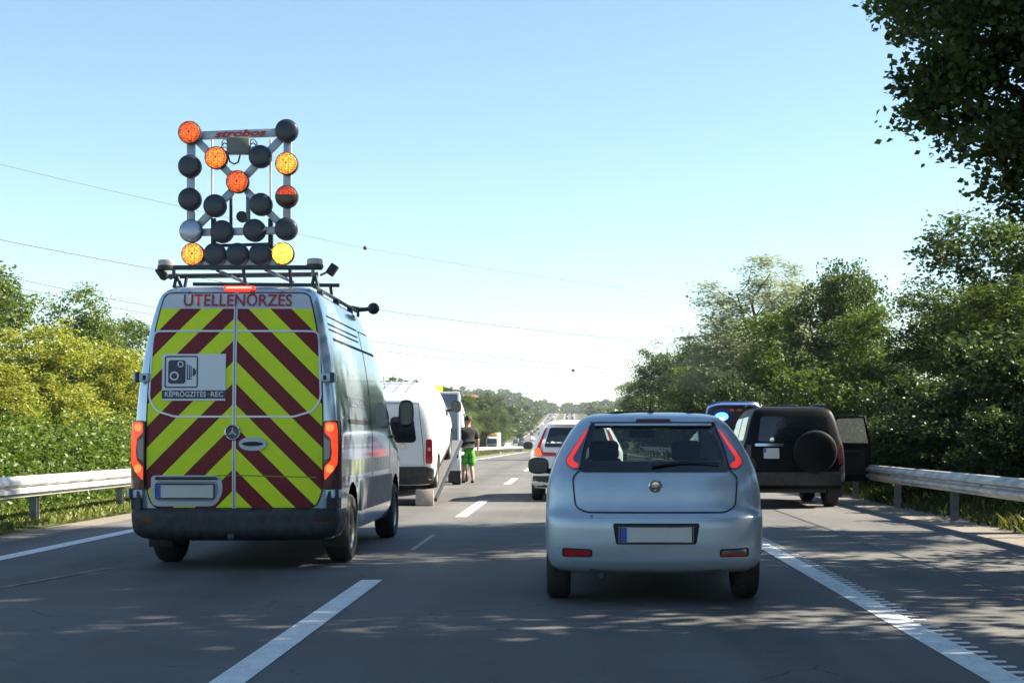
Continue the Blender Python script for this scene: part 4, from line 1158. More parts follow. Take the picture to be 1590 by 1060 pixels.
for x_ in (327, 418): beam('support_rod', (x_, 214), (x_, 384), .020, mat('pale_rod', (.6, .6, .6), .4, .3), .07, .02)
for x_ in (330, 419): beam('hinge_bracket', (x_, 338), (x_, 386), .05, M_DGREY, .05, .04)
beam('lower_bar', (322, 381), (420, 378), .03, M_DGREY, .05); beam('lower_bar', (300, 408), (444, 406), .09, M_LGREY, .03)
for x_ in (319, 353, 389, 423):
    p = lp_(x_, 411, -.02); pydata('gusset_plate', [(p.x - .1, p.y, p.z), (p.x + .1, p.y, p.z), (p.x, p.y, p.z + .1)], [(0, 1, 2)], M_LGREY, LB)
box('mounting_foot', lp_(330, 414, .04), (.07, .1, .06), M_DGREY, LB, bevel=.006); box('mounting_foot', lp_(412, 414, .04), (.07, .1, .06), M_DGREY, LB, bevel=.006)
cbx = box('control_box', lp_(372, 228, -.03), (.235, .09, .17), mat('olive_grey_box', (.14, .16, .14), .5, var=.1), LB, bevel=.012)
for sg in (-1, 1):
    for k in range(4):
        p = lp_(372 + sg * 18, 219 + k * 6, -.03)
        tube('box_cable', [p, p + Vector((sg * .035, 0, .012)), p + Vector((sg * .06, .02, -.02)), p + Vector((sg * .06, .05, -.06))], .007, M_BLACK if k % 2 else M_WHITE, cbx, 6)
cab = [lp_(355, 241, -.03), lp_(358, 252, -.03), lp_(365, 256, -.03), lp_(371, 253, -.03), lp_(374, 242, -.03)]
tube('box_cable', cab, .009, M_BLACK, cbx, 6)
sp_ = lathe('loudspeaker', [(0, -.05), (.055, -.05), (.06, 0), (.045, .06), (0, .07)], M_BLACK, LB, 'Y', lp_(375, 336, .05), 18); sp_.scale = (1, 1, 1)
text('maker_lettering', 'strobos', .10, lambda x, z: lp_(373, 208.5, -.026) + Vector((x, 0, z * .95 + x * .04)), mat('red_lettering', (.42, .03, .015), .5), tb, bold=.004, shear=.3, width=.53)
A_DIM = led_mat('amber_led_dim', (1.0, .09, .006), (1.0, .17, .02), .62)
A_MID = led_mat('amber_led', (1.0, .12, .008), (1.0, .27, .03), .95)
A_HOT = led_mat('amber_led_bright', (1.0, .17, .010), (1.0, .40, .05), 1.25)
A_YEL = led_mat('amber_led_full', (1.0, .42, .012), (1.0, .78, .08), 2.0)
A_HALF = led_mat('amber_led_half', (1.0, .07, .01), (1.0, .10, .02), .35, True)
L_OFF = mat('unlit_lamp_lens', (.022, .028, .042), .35, var=.25, vscale=40)
L_GLARE = mat('glare_tinted_lens', (.30, .36, .45), .22, .5)  # unlit lens, coloured pale to stand for glare on it
LR = .118
bm = bmesh.new(); add_lathe(bm, [(0, .06), (LR * .7, .06), (LR * .98, .02), (LR, -.03), (LR * .97, -.045), (LR * .9, -.045)], 'Y', n=28)
HOUS = bpy.data.meshes.new('lamp_housing'); bmesh.ops.recalc_face_normals(bm, faces=bm.faces); bm.to_mesh(HOUS); bm.free(); HOUS.materials.append(M_DGREY)
for p in HOUS.polygons: p.use_smooth = True
HOUS.set_sharp_from_angle(angle=math.radians(40))
LENS = {}
def lens_mesh(m, r):
    if (m.name, r) not in LENS:
        bm = bmesh.new(); add_lathe(bm, [(r, -.042), (r * .96, -.050), (r * .7, -.058), (r * .3, -.062), (0, -.063)], 'Y', n=28)
        me = bpy.data.meshes.new('lens'); bmesh.ops.recalc_face_normals(bm, faces=bm.faces); bm.to_mesh(me); bm.free(); me.materials.append(m)
        for p in me.polygons: p.use_smooth = True
        LENS[(m.name, r)] = me
    return LENS[(m.name, r)]
for px, py, m in ((297, 208, A_DIM), (447, 205, L_OFF), (338, 247, A_MID), (406, 245, L_OFF), (297, 260, L_OFF), (447, 256, A_HOT), (371, 284, A_DIM), (297, 311, L_OFF), (447, 307, A_HALF), (336, 321, L_OFF), (407, 319, L_OFF),
                  (299, 360, L_GLARE), (347, 361, L_OFF), (397, 359, L_OFF), (446, 357, L_OFF), (302, 396, A_HOT), (336, 396, L_OFF), (371, 396, L_OFF), (406, 396, L_OFF), (441, 395, A_YEL)):
    h = link(bpy.data.objects.new('lamp', HOUS), LB); h.location = lp_(px, py, -.035)
    link(bpy.data.objects.new('lens', lens_mesh(m, LR * (.9 if m not in (L_OFF, L_GLARE) else .95))), h)
    if m in (A_DIM, A_MID, A_HOT, A_YEL):
        lathe('centre_screw', [(0, -.068), (.008, -.066), (.009, -.06)], M_BLACK, h, 'Y', n=10)
# ---------------------------------------------------------------- pale blue hatchback ahead
FX, FY = .64, 11.0
car = thing('hatchback', 'pale blue silver hatchback directly ahead with tall red tail lamps', 'car', (FX, FY, 0))
B = Body(zlist((.25, .34, 4), (.34, .62, 8), (.62, .74, 6), (.74, 1.40, 18), (1.40, 1.47, 8), (1.47, 1.495, 5)),
         [(.25, .74), (.29, .80), (.38, .832), (.55, .846), (.72, .845), (.86, .838), (.98, .818), (1.08, .785), (1.2, .73), (1.34, .645), (1.41, .59), (1.45, .54), (1.475, .46), (1.495, .30)],
         [(.25, .12), (.29, .06), (.36, .02), (.48, .0), (.60, .0), (.68, .015), (.70, .04), (.73, .075), (.90, .11), (1.0, .14), (1.06, .18), (1.38, .43), (1.41, .44), (1.44, .47), (1.47, .58), (1.485, .75), (1.495, 1.1)],
         [(.25, 3.88), (.45, 4.02), (.62, 4.0), (.74, 3.85), (.88, 3.4), (.98, 3.05), (1.2, 2.65), (1.38, 2.28), (1.45, 2.05), (1.48, 1.85), (1.495, 1.6)], Lr=[(.25, .30), (.5, .36), (1.0, .34), (1.3, .22), (1.45, .30), (1.495, .3)], n=3.0, Lf=.9)
RF = rear_fn(B)
fb = B.bm()
arches(fb, (.70, 3.21), .335, .30, .5)
RW = rounded([(-.575, 1.045), (.575, 1.045), (.545, 1.20), (.475, 1.385), (-.475, 1.385), (-.545, 1.20)], .03, 4)
hole(fb, RW, (0, 2), lambda f: f.calc_center_median().y < 1.2)
WS = [(-.60, 1.02), (.60, 1.02), (.48, 1.40), (-.48, 1.40)]
hole(fb, WS, (0, 2), lambda f: f.calc_center_median().y > 1.6 and f.calc_center_median().z > .9)
SWN = [(.62, 1.05), (2.45, 1.03), (1.95, 1.36), (.85, 1.36)]
for sg in (-1, 1): hole(fb, SWN, (1, 2), lambda f, sg=sg: f.calc_center_median().x * sg > .3 and .45 < f.calc_center_median().y < 2.7)
obj('body', fb, M_BLUESILVER, car, 35)
G_TINT = glass_mat('tinted_car_glass', (.34, .42, .41), .06)
gl = patch('rear_window', RW, RF, G_TINT, car, .004, .0, .08, 180)
FRIT = mat('window_frit', (.008, .009, .011), .12, 0, .4)
strips('window_border', RW, .05, RF, FRIT, gl, .006, True, .004)
patch('window_border_lower', [(-.57, 1.04), (.57, 1.04), (.56, 1.105), (-.56, 1.105)], RF, FRIT, gl, .0055, .004)
wpv = [(-.02, 1.068), (.20, 1.10), (.50, 1.085)]
bm = bmesh.new(); add_tube(bm, [RF(x, z, .03) for x, z in wpv], [.013, .009, .006], 6); obj('rear_wiper', bm, M_BLACK, gl, 60)
patch('windscreen', WS, front_fn(B), glass_mat('clear_car_glass', (.75, .82, .80), .06), car, .003, 0, .12, 180)
for sg in (-1, 1):
    SF = side_fn(B, sg)
    patch('side_window', SWN, SF, G_TINT, car, .003, 0, .12, 180)
    strips('window_trim', SWN, .03, SF, FRIT, car, .006, True)
    strips('window_pillar', [(1.55, 1.04), (1.52, 1.36)], .07, SF, FRIT, car, .006)
    strips('door_seam', [(1.45, .98), (1.40, .5), (1.55, .33)], .008, SF, M_SEAM, car, .003)
    strips('side_moulding', [(1.05, .58), (2.8, .58)], .05, SF, M_BLUESILVER, car, .012)
    mirror(car, sg * .80, 2.22, 1.03, sg, .19, .15, M_BLACK, .05)
    # tall boomerang tail lamp
    lo = [(.492, 1.375), (.535, 1.345), (.625, 1.215), (.690, 1.12), (.682, 1.075), (.635, 1.04), (.578, 1.045), (.555, 1.20)]
    lo = rounded(lo, [.01, .02, .04, .03, .03, .03, .02, .05])
    lo = lo if sg > 0 else mirrored(lo)
    lm = patch('tail_lamp', lo, RF, M_LENS, car, .018, .05, .04)
    red = [(.508, 1.362), (.538, 1.335), (.625, 1.205), (.683, 1.115), (.675, 1.08), (.635, 1.05), (.590, 1.055), (.588, 1.085), (.628, 1.105), (.632, 1.13), (.575, 1.225), (.535, 1.30)]
    red = rounded(red, .015); red = red if sg > 0 else mirrored(red)
    patch('red_lens', red, RF, mat('glowing_red_lens', (.62, .03, .035), .2, 0, .5, emis=(1, .05, .04), estr=.15), lm, .022, .008, .04)  # red lens with a weak glow of its own
    patch('lamp_surround', lo, RF, M_SEAM, lm, .010, .03, .06)
    rf = rounded([(sg * .33 + sg * .17, .385), (sg * .33 + sg * .37, .385), (sg * .33 + sg * .365, .435), (sg * .33 + sg * .17, .425)][::sg], .012)
    fl = patch('fog_lamp', rf, RF, M_RED if sg < 0 else M_LENS, car, .006, .02)
    if sg > 0: patch('fog_lamp_red', rounded([(.50, .385), (.69, .385), (.688, .408), (.50, .405)], .006), RF, M_RED, fl, .009, .006)
    patch('fog_recess', [(x + sg * 0, z) for x, z in rounded([(sg * .485, .375), (sg * .715, .375), (sg * .715, .445), (sg * .485, .438)][::sg], .02)], RF, M_SEAM, car, .003, .01)
# tailgate
tg = rounded([(-.585, 1.03), (-.635, .98), (-.615, .755), (-.53, .715), (.53, .715), (.615, .755), (.635, .98), (.585, 1.03)], [0, .03, .06, .06, .06, .06, .03, 0])
strips('tailgate_gap', tg, .010, RF, M_SEAM, car, .007, False, .012)
strips('roof_gap', [(-.50, 1.405), (.50, 1.405)], .008, RF, M_SEAM, car, .003)
strips('bumper_crease', [(-.62, .345), (.62, .345)], .02, RF, M_BLUESILVER, car, .012, False, .02)
hb = patch('high_brake_light', rect(-.135, .135, 1.402, 1.432, .012), RF, M_DARKRED, car, .02, .05)
strips('spoiler_edge', [(-.46, 1.388), (.46, 1.388)], .018, RF, M_BLUESILVER, car, .035, False, .05)
# plate in its recess
patch('plate_recess', rounded([(-.305, .475), (.305, .475), (.33, .635), (-.33, .635)], .02), RF, M_SEAM, car, .003, .006)
patch('recess_wall', rounded([(-.285, .48), (.285, .48), (.285, .615), (-.285, .615)], .01), RF, mat('recess_paint', (.26, .31, .36), .4, .2), car, .0045, .004)
plate(car, (0, .55), .54, .118, RF)
# round badge with FIAT shield
bz = .915
bd = lathe('badge', [(0, -.004), (.052, -.004), (.052, -.012), (.046, -.016), (.041, -.010), (0, -.010)], M_CHROME, car, 'Y', (0, B.rear(0, bz), bz), 28)
lathe('badge_ring', [(.040, -.0145), (.031, -.0145)], mat('badge_dark', (.03, .035, .05), .3), bd, 'Y', (0, B.rear(0, bz), bz), 28)
patch('badge_shield', rect(-.029, .029, bz - .027, bz + .03, .01), RF, mat('badge_wine', (.10, .02, .04), .3), bd, .0125, .002)
text('badge_lettering', 'FIAT', .034, lambda x, z: Vector((x, B.rear(0, bz) - .0155, bz + z)), M_CHROME, bd, width=.05)
# aerial, exhaust, wheels, underbody
an = box('aerial_base', (0, .84, 1.498), (.05, .09, .024), M_BLACK, car, bevel=.008)
tube('aerial_mast', [(0, .85, 1.50), (0, .80, 1.57), (0, .78, 1.60)], [.008, .005, .004], M_BLACK, an, 8)
tube('exhaust_pipe', [(-.42, .05, .235), (-.42, .5, .25)], .025, M_DGREY, car, 14)
bm = bmesh.new(); add_box(bm, (0, 2.0, .38), (1.22, 3.4, .28)); add_box(bm, (0, .25, .34), (1.0, .3, .16)); obj('underbody', bm, M_BLACK, car)
wheels(car, wheel_meshes(.298, .19, .66, 5), .745, (.70, 3.21), .298)
strips('chip_mark', [(-.50, .685), (-.48, .682)], .02, RF, mat('chipped_paint', (.05, .045, .04), .8), car, .002)
# cabin
def seat(x, y, w, h0=.45, h1=1.0, head=True):
    bm = bmesh.new()
    add_box(bm, (x, y, (h0 + h1) / 2), (w, .14, h1 - h0), Matrix.Rotation(-.18, 3, 'X'), .05); add_box(bm, (x, y + .28, h0), (w, .5, .14), bevel=.04)
    s_ = obj('seat', bm, M_CABIN, car, 60)
    if head:
        bm = bmesh.new(); add_box(bm, (x, y - .03, h1 + .13), (.26, .10, .18), bevel=.045)
        for dx in (-.05, .05): add_tube(bm, [(x + dx, y - .02, h1), (x + dx, y - .02, h1 + .06)], .006, 6)
        obj('headrest', bm, M_CABIN, s_, 60)
seat(-.36, 1.75, .5, .45, 1.04); seat(.36, 1.75, .5, .45, 1.04); seat(0, .95, 1.2, .45, .98, False)
for x_ in (-.36, .36):
    bm = bmesh.new(); add_box(bm, (x_, .90, 1.05), (.26, .09, .14), bevel=.04); obj('rear_headrest', bm, M_CABIN, car, 60)
box('dashboard', (0, 2.75, .86), (1.4, .5, .24), M_CABIN, car, bevel=.06)
box('parcel_shelf', (0, .55, .98), (1.25, .5, .03), M_CABIN, car, bevel=.01)
box('cabin_floor', (0, 1.6, .56), (1.4, 2.6, .06), M_CABIN, car)
bm = bmesh.new(); add_lathe(bm, [(.185, -.015), (.2, 0), (.185, .015), (.17, 0), (.185, -.015)], 'Y', (-.36, 2.42, .95), 28); obj('steering_wheel', bm, M_CABIN, car, 180)
bm = bmesh.new(); add_box(bm, (0, 2.2, 1.32), (.24, .03, .07), bevel=.015); obj('inner_mirror', bm, M_CABIN, car, 60)
tag_ = box('hanging_card', (-.19, 1.3, 1.12), (.035, .004, .06), mat('paper_white', (.7, .68, .62), .7), car); 

# ---------------------------------------------------------------- generic car for the middle distance
def simple_car(root, B, paint, wheel_y, r, tw, warch=.06, xin=.55):
    bm = B.bm(); arches(bm, wheel_y, r + warch, r, xin); obj('body', bm, paint, root, 35)
    h0 = B.hw(.5); yf = B.yf(.5)
    bm = bmesh.new(); add_box(bm, (0, yf / 2, .45), (2 * (h0 - tw - .06), yf - .5, .34)); obj('underbody', bm, M_BLACK, root)
    wheels(root, wheel_meshes(r, tw), h0 - tw / 2 - .015, wheel_y, r)

# white SUV ahead in the right lane
suv = thing('crossover_car', 'white crossover with red tail lamps, half hidden by the hatchback', 'car', (.10, 29.2, 0))
B = Body(zlist((.27, .5, 5), (.5, 1.0, 8), (1.0, 1.56, 12), (1.56, 1.66, 8)),
         [(.27, .86), (.4, .93), (.7, .955), (.95, .95), (1.1, .90), (1.3, .80), (1.5, .69), (1.58, .62), (1.63, .52), (1.66, .35)],
         [(.27, .1), (.4, .02), (.6, .0), (.8, .06), (1.05, .10), (1.15, .14), (1.5, .40), (1.56, .34), (1.6, .40), (1.63, .6), (1.66, 1.0)],
         [(.27, 4.5), (.6, 4.68), (.85, 4.6), (1.02, 3.7), (1.1, 3.4), (1.45, 2.75), (1.6, 2.3), (1.66, 1.9)], Lr=.32, n=3.2)
simple_car(suv, B, M_WHITE, (.98, 3.85), .36, .23)
RF = rear_fn(B)
patch('rear_window', rounded([(-.66, 1.10), (.66, 1.10), (.55, 1.50), (-.55, 1.50)], .05), RF, M_DGLASS, suv, .008)
for sg in (-1, 1):
    tall = [(.60, 1.52), (.655, 1.46), (.80, 1.12), (.86, 1.02), (.86, .92), (.42, .92), (.42, .99), (.70, 1.0), (.74, 1.09)]
    tall = rounded(tall, .02); tall = tall if sg > 0 else mirrored(tall)
    lm = patch('tail_lamp', tall, RF, M_RED, suv, .02, .04, .06)
    lit = rounded([(.70, .93), (.85, .93), (.85, 1.02), (.80, 1.10), (.75, 1.08)], .02); lit = lit if sg > 0 else mirrored(lit)
    patch('lamp_light', lit, RF, mat('lit_orange_red', (.7, .05, .02), .2, emis=(1, .10, .02), estr=.4), lm, .024, .006)
    SF = side_fn(B, sg)
    patch('side_window', rounded([(.75, 1.12), (3.1, 1.08), (2.5, 1.46), (1.0, 1.50)], .05), SF, M_DGLASS, suv, .008)
    patch('wheel_trim', rounded([(1.45, .30), (3.4, .30), (3.4, .42), (1.45, .42)], .02), SF, M_BUMP, suv, .012)
    mirror(suv, sg * .90, 3.0, 1.12, sg, .22, .17, M_BLACK, .06)
patch('lower_bumper', rounded([(-.86, .29), (.86, .29), (.90, .52), (-.90, .52)], .04), RF, M_BUMP, suv, .008)
plate(suv, (0, .80), .5, .115, RF)
strips('tailgate_gap', [(-.70, 1.08), (-.72, .62), (.72, .62), (.70, 1.08)], .01, RF, M_SEAM, suv, .003)

# ---------------------------------------------------------------- white van on the tilted bed of a recovery truck
TX, TY = -3.58, 27.4
TILT = math.radians(9.5)
wv = thing('panel_van', 'white panel van with a tall red tail lamp, nose up on the tilted recovery bed', 'van', (TX, TY + .35, .14))
wv.rotation_euler = (TILT, 0, 0)
B = Body(zlist((.22, .5, 5), (.5, 1.0, 6), (1.0, 1.82, 12), (1.82, 1.95, 9)),
         [(.22, .84), (.35, .93), (.6, .955), (1.0, .95), (1.3, .92), (1.7, .83), (1.82, .77), (1.89, .69), (1.93, .57), (1.95, .4)],
         [(.22, .12), (.35, .04), (.6, .02), (1.0, .06), (1.7, .14), (1.85, .18), (1.91, .28), (1.95, .5)],
         [(.22, 4.7), (.7, 4.9), (1.0, 4.5), (1.15, 4.1), (1.7, 3.2), (1.88, 2.7), (1.95, 2.2)], Lr=.16, n=4, Lf=.8)
simple_car(wv, B, M_WHITE, (.92, 4.0), .33, .21)
RF = rear_fn(B)
for sg in (-1, 1):
    x0, x1 = (.12, .62) if sg > 0 else (-.62, -.12)
    patch('rear_window', rounded([(x0, 1.06), (x1, 1.06), (x1 - .06 * (sg > 0), 1.55), (x0 + .06 * (sg < 0), 1.55)], .1), RF, M_DGLASS, wv, .008)
    lmp = rounded([(.79, .66), (.925, .66), (.915, 1.12), (.80, 1.12)], .04); lmp = lmp if sg > 0 else mirrored(lmp)
    lm = patch('tail_lamp', lmp, lambda x, z, o: Vector((x, B.rear(min(abs(x), .86), z) - o, z)), M_RED, wv, .02, .08)
    patch('lamp_light', [(sg * .86 + .03 * math.cos(t), .93 + .04 * math.sin(t)) for t in np.linspace(0, 6.28, 12, endpoint=False)], lambda x, z, o: Vector((x, B.rear(min(abs(x), .86), z) - o, z)), mat('pink_lens', (.7, .3, .28), .2), lm, .024, .006)
    SF = side_fn(B, sg)
    patch('door_window', rounded([(2.95, 1.12), (4.0, 1.12), (3.4, 1.6), (3.0, 1.66)], .06), SF, M_DGLASS, wv, .008)
    strips('door_seam', [(2.85, 1.7), (2.85, .35)], .012, SF, M_SEAM, wv, .003); strips('door_seam', [(1.5, 1.7), (1.5, .35)], .012, SF, M_SEAM, wv, .003)
    patch('sill_cladding', rounded([(1.35, .26), (3.55, .26), (3.55, .42), (1.35, .42)], .02), SF, M_BUMP, wv, .012)
    mirror(wv, sg * .92, 3.75, 1.22, sg, .22, .26, M_BLACK, .06)
patch('bumper', rounded([(-.92, .24), (.92, .24), (.95, .55), (.80, .60), (-.80, .60), (-.95, .55)], .05), RF, M_BUMP, wv, .03, .06)
strips('door_joint', [(0, .6), (0, 1.80)], .012, RF, M_SEAM, wv, .003)
strips('tailgate_gap', [(-.76, .62), (-.74, 1.0), (-.66, 1.80), (.66, 1.80), (.74, 1.0), (.76, .62)], .01, RF, M_SEAM, wv, .003)
lathe('badge', [(0, -.02), (.06, -.018), (.065, -.005)], M_CHROME, wv, 'Y', (.35, B.rear(.35, .98), .98), 20)
plate(wv, (-.1, .75), .5, .115, RF)
M_ROOFSEAM = mat('roof_groove', (.13, .15, .18), .6)
for x_ in (-.36, -.12, .12, .36): box('roof_groove', (x_, 1.5, 1.951), (.035, 1.8, .004), M_ROOFSEAM, wv)
for y_ in (.75, 1.3, 1.85, 2.4): box('roof_groove', (0, y_, 1.9522), (.78, .09, .004), M_ROOFSEAM, wv)
tube('aerial_mast', [(-.12, 1.2, 1.95), (-.12, 1.15, 2.2)], .008, M_BLACK, wv, 6)

# ---------------------------------------------------------------- recovery truck with its bed lowered
M_TAN = mat('tan_ramp_plate', (.36, .29, .24), .6, .1, var=.2, vscale=8)
rt = thing('recovery_truck', 'recovery truck with lowered bed and a tall grey-blue panel in front of the white van', 'truck', (TX, TY, 0))
bed = bpy.data.objects.new('tilt_bed', None); link(bed, rt); bed.rotation_euler = (TILT, 0, 0)
box('deck', (0, 3.4, .10), (2.0, 6.6, .06), mat('grey_deck', (.09, .09, .095), .7, .1, var=.2), bed, bevel=.01)
for sg in (-1, 1):
    box('bed_rail', (sg * 1.0, 3.4, .10), (.05, 6.6, .07), M_DGREY, bed, bevel=.01)
    box('tail_plate', (sg * .80, .02, .16), (.34, .06, .30), M_TAN, bed, Matrix.Rotation(-.35, 3, 'X'), .008)
box('tail_bar', (0, .10, .08), (1.9, .10, .08), M_BUMP, bed, bevel=.01)
hb_ = Vector((-.48, 11.7, 0))
def rp3(x, y, z): return (hb_.x + x, hb_.y + y, z)
box('rear_panel', rp3(0, .5, 1.62), (2.0, .9, 1.74), M_GREYPAINT, rt, bevel=.03)
box('panel_edge', rp3(0, .02, 2.50), (2.06, .06, .06), M_WHITE, rt, bevel=.015); box('panel_edge', rp3(0, .0, .80), (2.0, .10, .09), M_BLACK, rt, bevel=.015)
for sg in (-1, 1):
    box('panel_edge', rp3(sg * 1.0, .02, 1.64), (.06, .06, 1.70), M_WHITE, rt, bevel=.015)
    box('wheel_arch', rp3(sg * .90, .75, .86), (.32, 1.3, .10), M_WHITE, rt, bevel=.03)
    box('wheel_arch', rp3(sg * .90, .10, .62), (.32, .10, .44), M_WHITE, rt, bevel=.03)
    box('mud_flap', rp3(sg * .88, .18, .30), (.34, .02, .46), M_BLACK, rt)
    box('tail_lamp', rp3(sg * .62, -.03, .66), (.24, .05, .10), M_RED, rt, bevel=.01)
box('chassis', rp3(0, -.6, .70), (.8, 9.0, .2), M_BLACK, rt)
CB = Body(zlist((.35, 1.2, 6), (1.2, 2.3, 8), (2.3, 2.52, 6)), [(.35, .92), (1.2, .98), (1.6, .96), (2.3, .84), (2.46, .72), (2.52, .5)], [(.35, 14.2), (2.1, 14.2), (2.4, 14.3), (2.52, 14.6)], [(.35, 16.1), (1.1, 16.2), (1.3, 16.0), (2.1, 15.5), (2.4, 15.2), (2.52, 15.0)], Lr=.12, n=4, Lf=.35)
cab_ = obj('cab', CB.bm(), M_WHITE, rt, 35); cab_.location.x = hb_.x
for sg in (-1, 1): patch('cab_window', rounded([(14.5, 1.35), (15.6, 1.35), (15.3, 2.0), (14.5, 2.0)], .06), side_fn(CB, sg), M_DGLASS, cab_, .008)
wrt = wheel_meshes(.38, .26)
for y_ in (12.6, 15.3):
    for sg in (-1, 1):
        e = bpy.data.objects.new('wheel', wrt[0]); link(e, rt); e.location = (hb_.x + sg * .88, y_, .38); e.rotation_euler = (0, 0, 0 if sg > 0 else math.pi)
        link(bpy.data.objects.new('rim', wrt[1]), e)
c_ = W(681, 604, TY + 12.2) - Vector((TX, TY, 0))
bb = lathe('beacon_base', [(0, -.16), (.1, -.16), (.1, -.07), (0, -.07)], M_LGREY, rt, 'Z', c_, 18)
lathe('beacon_dome', [(.1, -.07), (.12, .0), (.10, .08), (.04, .11), (0, .115)], mat('amber_dome', (.75, .28, .03), .25, emis=(1, .35, .03), estr=.5), bb, 'Z', c_, 18)

# ---------------------------------------------------------------- black off-roader on the shoulder
OX, OY = 4.06, 26.4
orr = thing('off_roader', 'black off-roader with a rear spare wheel parked on the shoulder', 'car', (OX, OY, 0))
B = Body(zlist((.35, .6, 4), (.6, 1.15, 8), (1.15, 1.76, 10), (1.76, 1.87, 8)),
         [(.35, .86), (.5, .92), (.8, .935), (1.1, .92), (1.3, .865), (1.7, .755), (1.79, .70), (1.84, .60), (1.87, .42)],
         [(.35, .14), (.5, .06), (.7, .04), (1.1, .08), (1.7, .20), (1.8, .24), (1.84, .34), (1.87, .6)],
         [(.35, 4.4), (.7, 4.6), (1.05, 4.45), (1.15, 3.5), (1.2, 3.25), (1.65, 2.75), (1.8, 2.4), (1.87, 2.1)], Lr=.14, n=4, Lf=.6)
simple_car(orr, B, M_DARKPAINT, (.85, 3.5), .385, .25)
RF = rear_fn(B)
patch('rear_window', rounded([(-.66, 1.22), (.66, 1.22), (.60, 1.68), (-.60, 1.68)], .06), RF, M_DGLASS, orr, .008)
sw = lathe('spare_wheel_cover', [(0, -.22), (.30, -.22), (.36, -.20), (.385, -.15), (.385, .0)], M_DARKPAINT, orr, 'Y', (.36, .05, 1.03), 36)
lathe('cover_rim', [(.384, -.155), (.392, -.14), (.392, -.125)], M_DGREY, sw, 'Y', (.36, .05, 1.03), 36)
patch('plate_light_bar', rect(-.72, -.20, 1.135, 1.185, .02), RF, M_CHROME, orr, .03, .04)
pp = patch('number_plate', rect(-.56, -.28, .91, 1.10, .012), RF, M_PLATE, orr, .02, .012)
patch('blue_band', [(-.555, 1.02), (-.515, 1.02), (-.515, 1.095), (-.555, 1.095)], RF, M_EUBLUE, pp, .0225, .002)
lathe('badge', [(0, -.02), (.045, -.018), (.05, -.004)], M_CHROME, orr, 'Y', (-.40, B.rear(-.4, 1.24), 1.25), 18)
for sg in (-1, 1):
    t_ = rounded([(.80, .80), (.905, .80), (.87, 1.16), (.78, 1.16)], .02); t_ = t_ if sg > 0 else mirrored(t_)
    patch('tail_lamp', t_, lambda x, z, o: Vector((x, B.rear(min(abs(x), .86), z) - o, z)), M_DARKRED, orr, .015, .06)
    SF = side_fn(B, sg)
    patch('side_window', rounded([(.45, 1.24), (1.35, 1.23), (1.35, 1.66), (.55, 1.68)], .04), SF, M_DGLASS, orr, .008)
    patch('door_window', rounded([(1.45, 1.23), (2.95, 1.21), (2.55, 1.64), (1.45, 1.66)], .04), SF, M_DGLASS, orr, .008)
    tube('roof_rail', [(sg * .66, .5, 1.885), (sg * .64, 1.5, 1.925), (sg * .64, 2.2, 1.90)], .018, M_BLACK, orr)
mirror(orr, -.90, 2.85, 1.25, -1, .2, .2, M_BLACK, .06)
patch('rear_bumper', rounded([(-.90, .42), (.90, .42), (.93, .66), (-.93, .66)], .05), RF, M_BUMP, orr, .06, .10)
box('roof_light', (.05, 1.2, 1.89), (.36, .16, .05), M_BLACK, orr, bevel=.015)
for sg in (-1, 1): box('mud_flap', (sg * .80, .42, .32), (.26, .012, .26), M_BLACK, orr)
# open front right door, hinged at its front edge
dr = bpy.data.objects.new('open_door', None); link(dr, orr); dr.location = (.92, 2.75, 0); dr.rotation_euler = (0, 0, math.radians(-8))
DP = rounded([(0, .42), (.98, .42), (1.02, 1.18), (.90, 1.72), (.30, 1.72), (0, 1.2)], [.05, .08, .05, .08, .1, .05])
def slab(poly, y0, y1):
    bm = bmesh.new(); a = [bm.verts.new((x, y0, z)) for x, z in poly]; b = [bm.verts.new((x, y1, z)) for x, z in poly]
    n = len(poly)
    for i in range(n): bm.faces.new((a[i], a[(i+1) % n], b[(i+1) % n], b[i]))
    return bm, a, b
dpo = rounded([(0, .42), (.98, .42), (1.02, 1.18), (0, 1.2)], .05); bm, a, b = slab(dpo, 0, .09); bm.faces.new(a); bm.faces.new(list(reversed(b))); obj('door_panel', bm, M_DARKPAINT, dr, 40)
bm = bmesh.new(); add_tube(bm, [(.02, .045, 1.18), (.34, .045, 1.70), (.88, .045, 1.71), (.99, .045, 1.18)], .032, 8); obj('window_frame', bm, M_DARKPAINT, dr, 60)
pydata('window_glass', [(.08, .045, 1.18), (.96, .045, 1.18), (.87, .045, 1.68), (.36, .045, 1.68)], [(0, 1, 2, 3)], glass_mat('door_glass', (.30, .38, .35), .10), dr)
box('door_trim', (.5, -.012, .8), (.8, .03, .5), M_CABIN, dr, bevel=.01); box('armrest', (.5, -.05, 1.0), (.6, .08, .05), M_CABIN, dr, bevel=.01)

# ---------------------------------------------------------------- patrol car with its tailgate up
PX, PY = 3.72, 33.5
pc = thing('patrol_car', 'estate car with raised tailgate and a bright blue flashing light', 'car', (PX, PY, 0))
B = Body(zlist((.27, .5, 4), (.5, 1.0, 7), (1.0, 1.42, 8), (1.42, 1.52, 6)), [(.27, .82), (.5, .9), (.8, .915), (1.0, .88), (1.4, .70), (1.47, .62), (1.52, .4)], [(.27, .1), (.5, .0), (.8, .02), (1.0, .1), (1.4, .38), (1.52, .7)], [(.27, 4.5), (.7, 4.65), (.95, 4.0), (1.0, 3.6), (1.35, 2.7), (1.46, 2.3), (1.52, 1.9)], Lr=.22, n=3.4)
pb = B.bm(); arches(pb, (.9, 3.6), .36, .31, .5)
OPN = rounded([(-.66, .70), (.66, .70), (.60, 1.05), (.52, 1.40), (-.52, 1.40), (-.60, 1.05)], .05, 3)
hole(pb, OPN, (0, 2), lambda f: f.calc_center_median().y < .7)
obj('body', pb, M_WHITE, pc, 35)
